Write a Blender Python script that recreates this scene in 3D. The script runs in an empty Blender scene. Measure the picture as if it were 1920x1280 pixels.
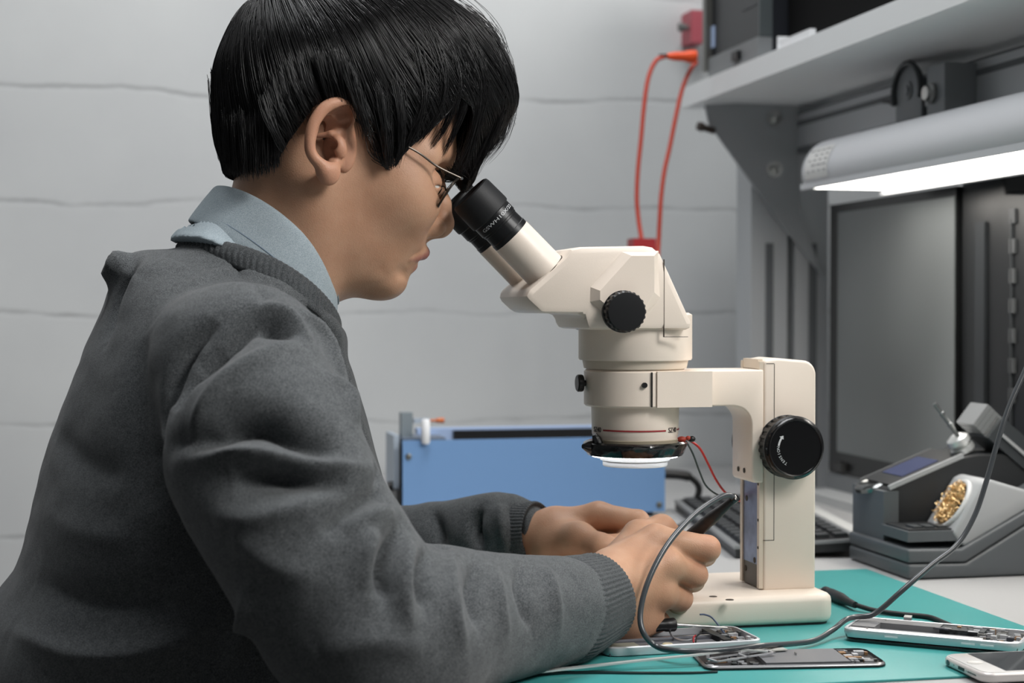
import bpy, bmesh, math, random
import numpy as np
from mathutils import Vector, Matrix
from mathutils.bvhtree import BVHTree
PI = math.pi
random.seed(7); rng = np.random.default_rng(11)
SC = bpy.context.scene; COL = SC.collection
# ------------------------------------------------------------------ camera
F = 3100.0; CAM = Vector((0, 0, 1.01)); YAW = math.atan(685/F); HOR = 580.0
PITCH = math.atan((640-HOR)/F)
_f = Vector((math.sin(YAW)*math.cos(PITCH), math.cos(YAW)*math.cos(PITCH), -math.sin(PITCH)))
_r = Vector((math.cos(YAW), -math.sin(YAW), 0)); _u = _r.cross(_f)
def ray(px, py): return _f + _r*((px-960)/F) - _u*((py-640)/F)
def PY(px, py, Y): d = ray(px, py); return CAM + d*(Y/d.y)
def PZ(px, py, Z): d = ray(px, py); return CAM + d*((Z-CAM.z)/d.z)
def PX(px, py, X): d = ray(px, py); return CAM + d*(X/d.x)
def proj(p):
    q = Vector(p)-CAM; d = q.dot(_f); return 960+F*q.dot(_r)/d, 640-F*q.dot(_u)/d
cd = bpy.data.cameras.new('camera'); cam = bpy.data.objects.new('camera', cd); COL.objects.link(cam)
cd.sensor_width = 36; cd.lens = F/1920*36; cd.clip_start = .02
cam.matrix_world = Matrix.Translation(CAM) @ Matrix((_r, _u, -_f)).transposed().to_4x4()
cd.dof.use_dof = True; cd.dof.focus_distance = 1.28; cd.dof.aperture_fstop = 6.8
SC.camera = cam
TZ = .75; MZ = .752; YC = 1.315
# ------------------------------------------------------------------ materials
def lin(c):
    c = [v/255 for v in c]
    return tuple([(v/12.92 if v <= .04045 else ((v+.055)/1.055)**2.4) for v in c]+[1])
def mat(name, col, rough=.5, metal=0, spec=.5, emit=None, estr=0, bump=0, bscale=100, var=0, vscale=20, coat=0, trans=0, sss=0, sheen=0, detail=4, ior=1.45):
    m = bpy.data.materials.new(name); m.use_nodes = True; nt = m.node_tree; N = nt.nodes; L = nt.links
    b = N['Principled BSDF']; b.inputs['Base Color'].default_value = lin(col)
    b.inputs['Roughness'].default_value = rough; b.inputs['Metallic'].default_value = metal
    b.inputs['Specular IOR Level'].default_value = spec; b.inputs['IOR'].default_value = ior
    b.inputs['Coat Weight'].default_value = coat; b.inputs['Transmission Weight'].default_value = trans
    if sheen: b.inputs['Sheen Weight'].default_value = sheen; b.inputs['Sheen Roughness'].default_value = .5
    if sss:
        b.inputs['Subsurface Weight'].default_value = sss; b.inputs['Subsurface Scale'].default_value = .004
        b.inputs['Subsurface Radius'].default_value = (1, .35, .2)
    if emit: b.inputs['Emission Color'].default_value = lin(emit); b.inputs['Emission Strength'].default_value = estr
    if bump or var:
        tc = N.new('ShaderNodeTexCoord')
    if var:
        n = N.new('ShaderNodeTexNoise'); n.inputs['Scale'].default_value = vscale; n.inputs['Detail'].default_value = detail
        L.new(tc.outputs['Object'], n.inputs['Vector'])
        r = N.new('ShaderNodeValToRGB'); a = lin([max(0, c*(1-var)) for c in col]); z = lin([min(255, c*(1+var)) for c in col])
        r.color_ramp.elements[0].position = .3; r.color_ramp.elements[1].position = .7
        r.color_ramp.elements[0].color = a; r.color_ramp.elements[1].color = z
        L.new(n.outputs['Fac'], r.inputs['Fac']); L.new(r.outputs['Color'], b.inputs['Base Color'])
    if bump:
        n = N.new('ShaderNodeTexNoise'); n.inputs['Scale'].default_value = bscale; n.inputs['Detail'].default_value = detail
        L.new(tc.outputs['Object'], n.inputs['Vector'])
        k = N.new('ShaderNodeBump'); k.inputs['Strength'].default_value = bump; k.inputs['Distance'].default_value = .001
        L.new(n.outputs['Fac'], k.inputs['Height']); L.new(k.outputs['Normal'], b.inputs['Normal'])
    return m
# ------------------------------------------------------------------ object helpers
def link(o, parent=None):
    COL.objects.link(o)
    if parent is not None:
        o.parent = parent; o.matrix_parent_inverse = parent.get('_m') and Matrix() or Matrix.Translation(-parent_loc(parent))
    return o
def parent_loc(p):
    v = Vector((0, 0, 0))
    while p is not None: v += p.location; p = p.parent if p.parent and p.type == 'EMPTY' else None
    return v
def tag(o, label=None, cat=None, group=None, kind=None):
    if label: o['label'] = label
    if cat: o['category'] = cat
    if group: o['group'] = group
    if kind: o['kind'] = kind
    return o
def thing(name, label, cat, loc=(0, 0, 0), group=None):
    o = bpy.data.objects.new(name, None); COL.objects.link(o); o.location = loc; o.empty_display_size = .02
    return tag(o, label, cat, group)
def mesh_obj(name, verts, faces, m, parent=None, smooth=True, angle=38):
    me = bpy.data.meshes.new(name)
    if isinstance(verts, np.ndarray):
        nv, nf = len(verts), len(faces); k = faces.shape[1]
        me.vertices.add(nv); me.vertices.foreach_set('co', verts.astype(np.float32).ravel())
        me.loops.add(nf*k); me.loops.foreach_set('vertex_index', faces.astype(np.int32).ravel())
        me.polygons.add(nf); me.polygons.foreach_set('loop_start', np.arange(0, nf*k, k, dtype=np.int32))
        me.polygons.foreach_set('loop_total', np.full(nf, k, dtype=np.int32))
        me.update(calc_edges=True); me.validate()
    else:
        me.from_pydata(verts, [], faces); me.update()
    me.polygons.foreach_set('use_smooth', [smooth]*len(me.polygons))
    if smooth and angle: me.set_sharp_from_angle(angle=math.radians(angle))
    o = bpy.data.objects.new(name, me)
    if m: me.materials.append(m)
    return link(o, parent)
class MB:
    def __init__(s): s.bm = bmesh.new()
    def _bev(s, r, geomverts, seg=3, ang=30):
        if r <= 0: return
        vs = set(geomverts); es = [e for e in s.bm.edges if e.verts[0] in vs and e.verts[1] in vs and len(e.link_faces) == 2 and e.calc_face_angle(0) > math.radians(ang)]
        bmesh.ops.bevel(s.bm, geom=es, offset=r, segments=seg, profile=.5, affect='EDGES', clamp_overlap=True)
    def box(s, x0, x1, y0, y1, z0, z1, bev=0, M=None, seg=3):
        vs = [s.bm.verts.new((x, y, z)) for x in (x0, x1) for y in (y0, y1) for z in (z0, z1)]
        for f in ((0, 1, 3, 2), (4, 6, 7, 5), (0, 4, 5, 1), (2, 3, 7, 6), (0, 2, 6, 4), (1, 5, 7, 3)): s.bm.faces.new([vs[i] for i in f])
        if M is not None:
            for v in vs: v.co = M @ v.co
        s._bev(bev, vs, seg); return s
    def prism(s, poly, lo, hi, axis='y', bev=0, M=None, seg=3, ang=30):
        def P(a, b, h): return {'y': (a, h, b), 'x': (h, a, b), 'z': (a, b, h)}[axis]
        n = len(poly); A = [s.bm.verts.new(P(a, b, lo)) for a, b in poly]; B = [s.bm.verts.new(P(a, b, hi)) for a, b in poly]
        fs = [s.bm.faces.new(A), s.bm.faces.new(B[::-1])]
        for i in range(n): fs.append(s.bm.faces.new([A[i], B[i], B[(i+1) % n], A[(i+1) % n]][::-1]))
        bmesh.ops.recalc_face_normals(s.bm, faces=fs)
        if M is not None:
            for v in A+B: v.co = M @ v.co
        s._bev(bev, A+B, seg, ang); return s
    def ring(s, pts): return [s.bm.verts.new(p) for p in pts]
    def skin(s, rings, cap=True, closed=True):
        fs = []
        n = len(rings[0])
        for a, b in zip(rings, rings[1:]):
            for i in range(n if closed else n-1):
                j = (i+1) % n; fs.append(s.bm.faces.new((a[i], a[j], b[j], b[i])))
        if cap: fs += [s.bm.faces.new(rings[0][::-1]), s.bm.faces.new(rings[-1])]
        return s
    def lathe(s, o, d, prof, n=48, cap=True, mod=None):
        o = Vector(o); d = Vector(d).normalized(); a = d.orthogonal().normalized(); b = d.cross(a)
        R = []
        for h, r in prof:
            R.append(s.ring([o+d*h+(a*math.cos(t)+b*math.sin(t))*(r*(mod(t, h) if mod else 1)) for t in [2*PI*i/n for i in range(n)]]))
        return s.skin(R, cap)
    def tube(s, pts, r, n=10, cap=True):
        pts = [Vector(p) for p in pts]; R = []; a = None
        for i, p in enumerate(pts):
            t = (pts[min(i+1, len(pts)-1)]-pts[max(i-1, 0)]).normalized()
            a = (t.orthogonal() if a is None else a-t*a.dot(t)).normalized(); b = t.cross(a)
            rr = r[i] if isinstance(r, (list, tuple)) else r
            R.append(s.ring([p+(a*math.cos(q)+b*math.sin(q))*rr for q in [2*PI*k/n for k in range(n)]]))
        return s.skin(R, cap)
    def sphere(s, c, r, sc=(1, 1, 1), n=16):
        M = Matrix.Translation(c) @ Matrix.Diagonal((r*sc[0], r*sc[1], r*sc[2], 1))
        bmesh.ops.create_uvsphere(s.bm, u_segments=n, v_segments=n//2+2, radius=1, matrix=M); return s
    def obj(s, name, m, parent=None, smooth=True, angle=38, shift=None):
        bmesh.ops.recalc_face_normals(s.bm, faces=s.bm.faces[:])
        me = bpy.data.meshes.new(name); s.bm.to_mesh(me); s.bm.free()
        me.polygons.foreach_set('use_smooth', [smooth]*len(me.polygons))
        if smooth: me.set_sharp_from_angle(angle=math.radians(angle))
        me.materials.append(m); o = bpy.data.objects.new(name, me); return link(o, parent)
def spline(pts, n=8):
    """Catmull-Rom through pts (Vectors or tuples of any length)."""
    P = [np.array(p, float) for p in pts]; P = [2*P[0]-P[1]]+P+[2*P[-1]-P[-2]]; out = []
    for i in range(1, len(P)-2):
        for k in range(n):
            t = k/n
            out.append(.5*((2*P[i])+(-P[i-1]+P[i+1])*t+(2*P[i-1]-5*P[i]+4*P[i+1]-P[i+2])*t*t+(-P[i-1]+3*P[i]-3*P[i+1]+P[i+2])*t**3))
    out.append(P[-2]); return [tuple(float(c) for c in v) for v in out]
def text_mesh(s, size, extrude=.0002):
    cu = bpy.data.curves.new('text', 'FONT'); cu.body = s; cu.size = size; cu.extrude = extrude; cu.align_x = 'CENTER'; cu.align_y = 'CENTER'
    o = bpy.data.objects.new('text', cu); COL.objects.link(o)
    dg = bpy.context.evaluated_depsgraph_get(); me = bpy.data.meshes.new_from_object(o.evaluated_get(dg))
    bpy.data.objects.remove(o); bpy.data.curves.remove(cu)
    V = [v.co.copy() for v in me.vertices]; Fc = [tuple(p.vertices) for p in me.polygons]; bpy.data.meshes.remove(me); return V, Fc
# ------------------------------------------------------------------ implicit surfaces
def A3(p): return np.array(tuple(p), dtype=np.float32)
def smin(a, b, k):
    h = np.maximum(k-np.abs(a-b), 0)/k; return np.minimum(a, b)-h*h*k*.25
def smax(a, b, k): return -smin(-a, -b, k)
def caps(P, a, b, ra, rb):
    a = A3(a); b = A3(b); ab = b-a; t = np.clip(((P-a)@ab)/max(float(ab@ab), 1e-12), 0, 1)
    return np.linalg.norm(P-a-t[:, None]*ab, axis=1)-(ra+(rb-ra)*t)
def chain(P, pts, rs, k):
    d = None
    for i in range(len(pts)-1):
        e = caps(P, pts[i], pts[i+1], rs[i], rs[i+1]); d = e if d is None else smin(d, e, k)
    return d
def ell(P, c, r, R=None):
    q = P-A3(c)
    if R is not None: q = q@np.array(R, dtype=np.float32)      # columns = local axes
    r = np.array(r, dtype=np.float32); k0 = np.linalg.norm(q/r, axis=1); k1 = np.linalg.norm(q/(r*r), axis=1)+1e-9
    return k0*(k0-1)/k1
def rotY(a):   # local axes in world, turned about Y (positive = nose down, +x to -z)
    c, s = math.cos(a), math.sin(a); return np.array([[c, 0, s], [0, 1, 0], [-s, 0, c]])
def poly_sd(X, Z, poly):
    """signed distance to a closed 2D polygon, negative inside"""
    poly = np.array(poly, dtype=np.float32); n = len(poly); d = np.full(X.shape, 1e9, np.float32); s = np.ones(X.shape, np.float32)
    for i in range(n):
        ax, az = poly[i]; bx, bz = poly[i-1]; ex, ez = bx-ax, bz-az; wx, wz = X-ax, Z-az
        t = np.clip((wx*ex+wz*ez)/(ex*ex+ez*ez+1e-12), 0, 1); d = np.minimum(d, (wx-ex*t)**2+(wz-ez*t)**2)
        c1 = Z >= az; c2 = Z < bz; c3 = ex*wz > ez*wx
        s = np.where((c1 & c2 & c3) | (~c1 & ~c2 & ~c3), -s, s)
    return s*np.sqrt(d)
def sdf_mesh(f, lo, hi, h, iters=2, B=8):
    lo = np.array(lo, np.float32); hi = np.array(hi, np.float32)
    nb = np.ceil((hi-lo)/h/B).astype(int); n = nb*B
    ax = [lo[i]+h*(np.arange(nb[i])*B+B/2-.5) for i in range(3)]
    G = np.stack(np.meshgrid(*ax, indexing='ij'), -1).reshape(-1, 3).astype(np.float32)
    c = f(G).reshape(nb)
    V = np.repeat(np.repeat(np.repeat(c, B, 0), B, 1), B, 2).astype(np.float32)
    act = np.argwhere(np.abs(c) < h*B*.87*1.5)
    off = np.stack(np.meshgrid(*[np.arange(B)]*3, indexing='ij'), -1).reshape(-1, 3)
    for s in range(0, len(act), 400):
        a = act[s:s+400]; idx = (a[:, None, :]*B+off[None]).reshape(-1, 3)
        V[idx[:, 0], idx[:, 1], idx[:, 2]] = f((lo+idx*h).astype(np.float32))
    I = V < 0; nx, ny, nz = V.shape
    cs = np.zeros((nx-1, ny-1, nz-1), np.int8)
    for dx in (0, 1):
        for dy in (0, 1):
            for dz in (0, 1): cs += I[dx:nx-1+dx, dy:ny-1+dy, dz:nz-1+dz]
    cells = np.argwhere((cs > 0) & (cs < 8)); vid = np.full(cs.shape, -1, np.int32); vid[tuple(cells.T)] = np.arange(len(cells))
    acc = np.zeros((len(cells), 3), np.float32); cnt = np.zeros(len(cells), np.float32)
    cor = [(x, y, z) for x in (0, 1) for y in (0, 1) for z in (0, 1)]
    for a in cor:
        for b in cor:
            if sum(abs(p-q) for p, q in zip(a, b)) == 1 and a < b:
                va = V[tuple((cells+a).T)]; vb = V[tuple((cells+b).T)]; m = (va < 0) != (vb < 0)
                t = np.where(m, va/np.where(m, va-vb, 1), 0)[:, None]; p = np.array(a)+(np.array(b)-np.array(a))*t
                acc += np.where(m[:, None], p, 0); cnt += m
    X = lo+h*(cells+acc/cnt[:, None]); Fs = []
    for axx in range(3):
        e = [0, 0, 0]; e[axx] = 1
        S = I[:nx-e[0], :ny-e[1], :nz-e[2]] != I[e[0]:, e[1]:, e[2]:]
        E = np.argwhere(S); u, v = (axx+1) % 3, (axx+2) % 3
        ok = (E[:, u] > 0) & (E[:, v] > 0) & (E[:, u] < n[u]-1) & (E[:, v] < n[v]-1) & (E[:, axx] < n[axx]-1); E = E[ok]
        du = np.zeros(3, int); du[u] = 1; dv = np.zeros(3, int); dv[v] = 1
        q = np.stack([vid[tuple((E-o).T)] for o in (0*du, du, du+dv, dv)], 1)
        fl = I[tuple(E.T)]; q[~fl] = q[~fl][:, ::-1]; Fs.append(q)
    Fs = np.concatenate(Fs); Fs = Fs[(Fs >= 0).all(1)]; X = X.astype(np.float32)
    for _ in range(iters): X = X-(lambda d, g: np.clip(d, -h, h)[:, None]*g)(*val_grad(f, X, h*.3))
    return X, Fs
def val_grad(f, X, e):
    d = f(X); g = np.empty_like(X)
    for i in range(3):
        Q = X.copy(); Q[:, i] += e; g[:, i] = (f(Q)-d)/e
    g /= np.maximum(np.linalg.norm(g, axis=1, keepdims=True), 1e-6); return d, g
def merge(parts):
    V = []; Fa = []; n = 0
    for v, f in parts: V.append(v); Fa.append(f+n); n += len(v)
    return np.concatenate(V), np.concatenate(Fa)
# ================================================================== room and light
def wall_mat():
    m = mat('painted_block_wall', (212, 215, 216), .65); nt = m.node_tree; N = nt.nodes; L = nt.links; b = N['Principled BSDF']
    tc = N.new('ShaderNodeTexCoord'); sp = N.new('ShaderNodeSeparateXYZ'); L.new(tc.outputs['Object'], sp.inputs[0])
    def M(op, a, c=None):
        n = N.new('ShaderNodeMath'); n.operation = op
        for i, v in enumerate((a, c)):
            if v is None: continue
            if isinstance(v, (int, float)): n.inputs[i].default_value = v
            else: L.new(v, n.inputs[i])
        return n.outputs[0]
    w = N.new('ShaderNodeTexNoise'); w.inputs['Scale'].default_value = 5; w.inputs['Detail'].default_value = 5; L.new(tc.outputs['Object'], w.inputs['Vector'])
    z = M('ADD', sp.outputs['Z'], M('MULTIPLY', M('SUBTRACT', w.outputs['Fac'], .5), .045))
    fr = M('ABSOLUTE', M('SUBTRACT', M('FRACT', M('DIVIDE', M('SUBTRACT', z, 1.005-10*.171-.0855), .171)), .5))   # joints every 171 mm
    w2 = N.new('ShaderNodeTexNoise'); w2.inputs['Scale'].default_value = 9; w2.inputs['Detail'].default_value = 4; L.new(tc.outputs['Object'], w2.inputs['Vector'])
    wd = M('ADD', .016, M('MULTIPLY', w2.outputs['Fac'], .03))
    line = N.new('ShaderNodeMapRange'); line.clamp = True; L.new(fr, line.inputs[0]); line.inputs[1].default_value = 0; L.new(wd, line.inputs[2]); line.inputs[3].default_value = 1; line.inputs[4].default_value = 0
    st = N.new('ShaderNodeMapRange'); L.new(w2.outputs['Fac'], st.inputs[0]); st.inputs[1].default_value = .42; st.inputs[2].default_value = .6; st.inputs[3].default_value = .35; st.inputs[4].default_value = 1
    fac = M('MULTIPLY', line.outputs[0], st.outputs[0])
    mx = N.new('ShaderNodeMix'); mx.data_type = 'RGBA'; L.new(M('MULTIPLY', fac, .62), mx.inputs[0])
    n2 = N.new('ShaderNodeTexNoise'); n2.inputs['Scale'].default_value = 3; n2.inputs['Detail'].default_value = 6; L.new(tc.outputs['Object'], n2.inputs['Vector'])
    r = N.new('ShaderNodeValToRGB'); r.color_ramp.elements[0].color = lin((198, 200, 201)); r.color_ramp.elements[1].color = lin((208, 210, 210)); r.color_ramp.elements[0].position = .35; r.color_ramp.elements[1].position = .65
    L.new(n2.outputs['Fac'], r.inputs['Fac']); L.new(r.outputs['Color'], mx.inputs[6]); mx.inputs[7].default_value = lin((150, 152, 153))
    L.new(mx.outputs[2], b.inputs['Base Color'])
    bp = N.new('ShaderNodeBump'); bp.inputs['Strength'].default_value = .35; bp.inputs['Distance'].default_value = .003
    L.new(M('ADD', M('MULTIPLY', fac, -1), M('MULTIPLY', w2.outputs['Fac'], .25)), bp.inputs['Height']); L.new(bp.outputs['Normal'], b.inputs['Normal'])
    return m
def struct(name, x0, x1, y0, y1, z0, z1, m): o = MB().box(x0, x1, y0, y1, z0, z1).obj(name, m, smooth=False); return tag(o, kind='structure')
WM = wall_mat()
struct('wall_back', -2.6, 1.6, 2.6, 2.7, 0, 2.75, WM)
struct('wall_right', 1.5, 1.6, -1.6, 2.6, 0, 2.75, mat('plain_wall', (196, 199, 200), .7, bump=.3, bscale=60))
struct('floor', -2.6, 1.6, -1.6, 2.7, -.1, 0, mat('grey_floor', (120, 120, 118), .55, var=.08, vscale=6))
struct('baseboard_back', -2.6, 1.5, 2.585, 2.6, 0, .08, mat('baseboard_paint', (170, 172, 172), .5))
w = bpy.data.worlds.new('world'); SC.world = w; w.use_nodes = True
w.node_tree.nodes['Background'].inputs[0].default_value = (.93, .97, 1, 1); w.node_tree.nodes['Background'].inputs[1].default_value = .075
def area(name, loc, target, sx, sy, power, col=(1, 1, 1)):
    l = bpy.data.lights.new(name, 'AREA'); l.shape = 'RECTANGLE'; l.size = sx; l.size_y = sy; l.energy = power; l.color = col
    o = bpy.data.objects.new(name, l); COL.objects.link(o); o.location = loc
    o.rotation_euler = (Vector(target)-Vector(loc)).to_track_quat('-Z', 'Y').to_euler(); return o
area('room_and_fill_light', (.35, 1.40, 2.7), (.25, 1.5, 0), 1.5, .6, 31, (.98, .99, 1))
area('room_and_fill_light', (1.2, .1, 2.1), (.45, 1.25, .9), .6, .6, 28, (1, .985, .965))  # added light from right front, below ceiling height, for post front and knob shadow
area('room_and_fill_light', (-1.5, 1.6, 2.7), (-1.3, 2.3, .8), 1.4, .5, 4, (.98, .99, 1))  # added fill to brighten the left part of the back wall
SC.view_settings.view_transform = 'Standard'; SC.view_settings.look = 'None'; SC.view_settings.gamma = 1
SC.view_settings.exposure = 0; SC.view_settings.use_curve_mapping = False
SC.cycles.use_denoising = True; SC.cycles.max_bounces = 8
# ================================================================== desk
m_lam = mat('white_laminate', (172, 172, 172), .4, bump=.05, bscale=300)
m_leg = mat('grey_powder_metal', (150, 153, 156), .45)
desk = thing('workbench', 'white laminate workbench carrying the microscope and tools', 'workbench', (.86, 1.65, 0))
MB().box(.215, 1.49, .55, 2.59, TZ-.028, TZ, .0025).obj('tabletop', m_lam, desk)
for x in (.3, 1.42):
    for y in (.65, 2.5): MB().box(x-.03, x+.03, y-.03, y+.03, 0, TZ-.028, .003).obj('leg', m_leg, desk)
for x in (.27, 1.42): MB().box(x, x+.03, .68, 2.47, TZ-.1, TZ-.03, .002).obj('frame', m_leg, desk)
mb = MB(); mb.prism([(.226, 1.068), (.698, 1.064), (.699, 1.527), (.226, 1.530)], TZ, MZ, 'z', .0006)
tag(mb.obj('rubber_mat', mat('teal_rubber', (66, 150, 148), .36, var=.04, vscale=3, bump=.12, bscale=900)), 'teal green rubber work mat under the microscope base', 'mat')
# ================================================================== shelf frame
m_alu = mat('grey_aluminium', (194, 197, 200), .42, metal=.25)
m_alud = mat('dark_slot', (104, 107, 110), .6)
m_plate = mat('grey_steel_plate', (166, 169, 172), .5)
m_steel = mat('steel', (190, 190, 188), .28, metal=1)
m_shelf = mat('white_shelf_board', (238, 240, 241), .5)
rack = thing('bench_shelf_frame', 'grey metal upright frame carrying the white shelf board over the bench', 'shelf frame', (.9, 2.29, TZ))
zs = PY(1315, 190, 2.25).z; xs = PY(1313, 190, 2.25).x
mb = MB()
xa, xb = PY(1408, 600, 2.27).x, PY(1552, 600, 2.27).x
mb.box(xa, xa+.056, 2.27, 2.33, TZ, zs, .003); mb.box(xb-.052, xb, 2.27, 2.33, TZ, zs, .003); mb.obj('upright', m_alu, rack)
mb = MB(); mb.box(xa+.056, xb-.052, 2.285, 2.32, TZ, zs, 0); mb.box(xa+.022, xa+.034, 2.2685, 2.271, TZ, zs-.2); mb.box(xb-.03, xb-.018, 2.2685, 2.271, TZ, zs-.2); mb.obj('upright_slot', m_alud, rack)
MB().box(xs, 1.3, .2, 2.335, zs, zs+.029, .002).obj('shelf_board', m_shelf, rack)
# gusset plate, its lower tip shaped as the shadow on the upright
def q(px, py, Y): p = PY(px, py, Y); return (p.x, p.z)
g = [q(1322, 196, 2.262), q(1497, 190, 2.262), q(1500, 395, 2.262), q(1545, 520, 2.262), q(1452, 405, 2.262), q(1440, 385, 2.262), q(1330, 232, 2.262)]
MB().prism(g, 2.262, 2.268, 'y', .0008).obj('gusset_and_shadow', m_plate, rack)
for px, py in ((1452, 222), (1452, 317)):
    p = PY(px, py, 2.262); mb = MB(); mb.lathe(p, (0, -1, 0), [(-.001, .012), (.002, .012), (.002, .0075), (.006, .007), (.008, .004)], 20); mb.obj('bolt', m_steel, rack)
p = PY(1322, 240, 2.262); MB().lathe(p, (-1, -.1, .25), [(-.015, .005), (.004, .005), (.004, .007), (.012, .006)], 14).obj('clamp_screw', mat('dark_screw', (60, 50, 45), .4), rack)
# rail below the shelf
xr = .925; mb = MB(); mb.box(xr, xr+.04, .25, 2.262, zs-.062, zs-.012, .002); mb.obj('rail', m_alu, rack)
mb = MB(); mb.box(xr-.0012, xr+.002, .25, 2.26, zs-.031, zs-.024); mb.box(xr-.0012, xr+.002, .25, 2.26, zs-.014, zs-.0115); mb.box(xr-.0012, xr+.02, .25, 2.26, zs-.070, zs-.062); mb.obj('rail_slot', m_alud, rack)
# ================================================================== lamp
lz = CAM.z+.1496; LX0, LX1 = .785, .898; LY0, LY1 = .62, 1.925
lamp = thing('bench_lamp', 'long grey tube lamp with lit white diffuser under the shelf', 'lamp', ((LX0+LX1)/2, 1.3, lz))
lc = (LX0+LX1)/2; hw = (LX1-LX0)/2
prof = [(LX0+.004, lz), (LX0-.0, lz+.008), (LX0-.001, lz+.022), (LX0+.006, lz+.04), (LX0+.022, lz+.055), (lc, lz+.061), (LX1-.022, lz+.055), (LX1-.006, lz+.04), (LX1+.001, lz+.022), (LX1, lz+.008), (LX1-.004, lz)]
prof = [tuple(v) for v in spline(prof, 3)]
m_lb = mat('lamp_grey_plastic', (206, 208, 212), .38)
MB().prism(prof, LY0+.03, LY1-.03, 'y').obj('housing', m_lb, lamp)
for a, b in ((LY1-.03, LY1), (LY0, LY0+.03)):
    mb = MB(); R = []
    for t in np.linspace(0, 1, 7):
        s = math.cos(t*1.25)**.5; y = a+(b-a)*math.sin(t*PI/2) if a > 1 else b-(b-a)*math.sin(t*PI/2)
        R.append(mb.ring([(lc+(x-lc)*s, y, lz+.025+(z-lz-.025)*s) for x, z in prof]))
    mb.skin(R); mb.obj('end_cap', mat('lamp_end_plastic', (196, 198, 201), .35), lamp)
m_em = mat('lit_diffuser', (255, 250, 245), .4, emit=(255, 249, 240), estr=9)
mb = MB(); mb.prism([(LX0+.008, lz+.002), (LX0+.006, lz+.000), (LX0+.012, lz-.0015), (LX1-.012, lz-.0015), (LX1-.006, lz+.000), (LX1-.008, lz+.002)], LY0+.02, LY1-.022, 'y'); mb.obj('diffuser', m_em, lamp)
mb = MB(); mb.box(LX1-.007, LX1+.004, LY0+.01, LY1-.012, lz-.008, lz+.006, .002); mb.box(LX0+.001, LX0+.006, LY0+.01, LY1-.012, lz-.003, lz+.004, .001); mb.obj('diffuser_rim', m_lb, lamp)
# white type label near the end with grey print lines
def lab_patch(y0, y1, u0, u1, m, name, off):
    idx = [i for i, (x, z) in enumerate(prof) if x < lc and u0 <= z-lz <= u1]; mb = MB(); R = []
    for i in idx:
        x, z = prof[i]; nx, nz = (x-lc), (z-lz-.01); l = math.hypot(nx, nz); x += nx/l*off; z += nz/l*off
        R.append(mb.ring([(x, y0, z), (x, y1, z)]))
    mb.skin(R, False, False); return mb.obj(name, m, lamp)
lab_patch(LY1-.10, LY1-.032, .006, .046, mat('label_paper', (222, 222, 220), .6), 'type_label', .0006)
mb = MB()
for k, z in enumerate((.041, .035, .029, .023, .016)):
    for j in range(3 if k % 2 else 4):
        y0 = LY1-.095+j*.016; x = np.interp(z+lz, [v[1] for v in prof[:16]], [v[0] for v in prof[:16]])-.0011
        mb.box(x, x+.0006, y0, y0+.008+.004*(k % 3 == 0), lz+z, lz+z+.0013)
mb.obj('label_print', mat('label_ink', (165, 166, 168), .6), lamp)
# lamp swivel bracket hanging from the rail
br = thing('lamp_bracket', 'dark grey swivel clamp bracket between shelf rail and lamp top', 'bracket', tuple(PX(1735, 165, .9)))
m_br = mat('bracket_grey', (138, 142, 145), .5, metal=.3)
p = PX(1706, 170, .89); yb = p.y; zb = p.z
mb = MB(); out = [(yb+.03, zb-.028), (yb+.03, zb+.012)]
out = [(yb+.034*math.cos(t), zb+.03*math.sin(t)) for t in np.linspace(0, PI, 12)]+[(yb-.034, zb-.035), (yb+.034, zb-.035)]
mb.prism(out, .888, .893, 'x', .0008); mb.obj('side_plate', m_br, br)
MB().box(.893, .925, yb-.03, yb+.03, zb-.034, zb-.022, .001).box(.893, .925, yb-.02, yb+.02, zb+.0, zb+.014, .001).obj('plate_web', m_br, br)
mb = MB()
for t in np.linspace(-.25, PI+.2, 24): pass
mb.tube([(.886, yb+.036*math.cos(t), zb-.002+.034*math.sin(t)) for t in np.linspace(-.35, PI+.3, 22)], .0035, 8); mb.tube([(.886, yb+.034, zb-.012), (.888, yb+.055, zb-.006), (.89, yb+.072, zb-.004)], .003, 8)
mb.obj('spring_wire', mat('wire_dark', (75, 78, 80), .4, metal=.6), br)
mb = MB(); mb.lathe((.888, yb, zb), (-1, 0, 0), [(0, .011), (.002, .011), (.002, .006), (.004, .006)], 20); mb.obj('pivot', m_br, br)
mb = MB(); mb.box(.885, .925, yb-.098, yb-.055, zb-.036, zb+.02, .003); mb.obj('clamp_block', m_br, br)
MB().lathe((.885, yb-.068, zb-.012), (-1, 0, 0), [(0, .012), (.004, .012), (.006, .009), (.010, .008), (.010, .004)], 18).obj('clamp_bolt', m_steel, br)
mb = MB(); mb.box(.835, .925, yb-.07, yb+.02, lz+.058, lz+.064, .001); mb.box(.9, .92, yb-.05, yb, lz+.05, zb-.03, .001); mb.obj('hanger_strap', m_br, br)
# ================================================================== microscope
m_cream = mat('cream_enamel', (237, 224, 210), .38, var=.02, vscale=8, bump=.06, bscale=1400)
m_cream2 = mat('cream_plastic', (214, 201, 184), .42)
m_blk = mat('black_plastic', (20, 21, 23), .38)
m_rub = mat('black_rubber', (24, 25, 27), .55, bump=.15, bscale=2500)
m_gls = mat('gloss_black_tape', (12, 13, 14), .18, coat=.6, bump=.5, bscale=220)
m_white = mat('white_plastic', (240, 241, 243), .35)
m_line = mat('panel_gap', (70, 62, 52), .8)
m_silv = mat('silver_print', (205, 207, 208), .5)
scope = thing('stereo_microscope', 'cream stereo microscope with black eyepieces and focus knob on the teal mat', 'microscope', (.43, 1.33, MZ))
XR = PY(1191, 600, YC).x           # optical column
def sz(y): return CAM.z-(y-580)*.0004417
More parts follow.
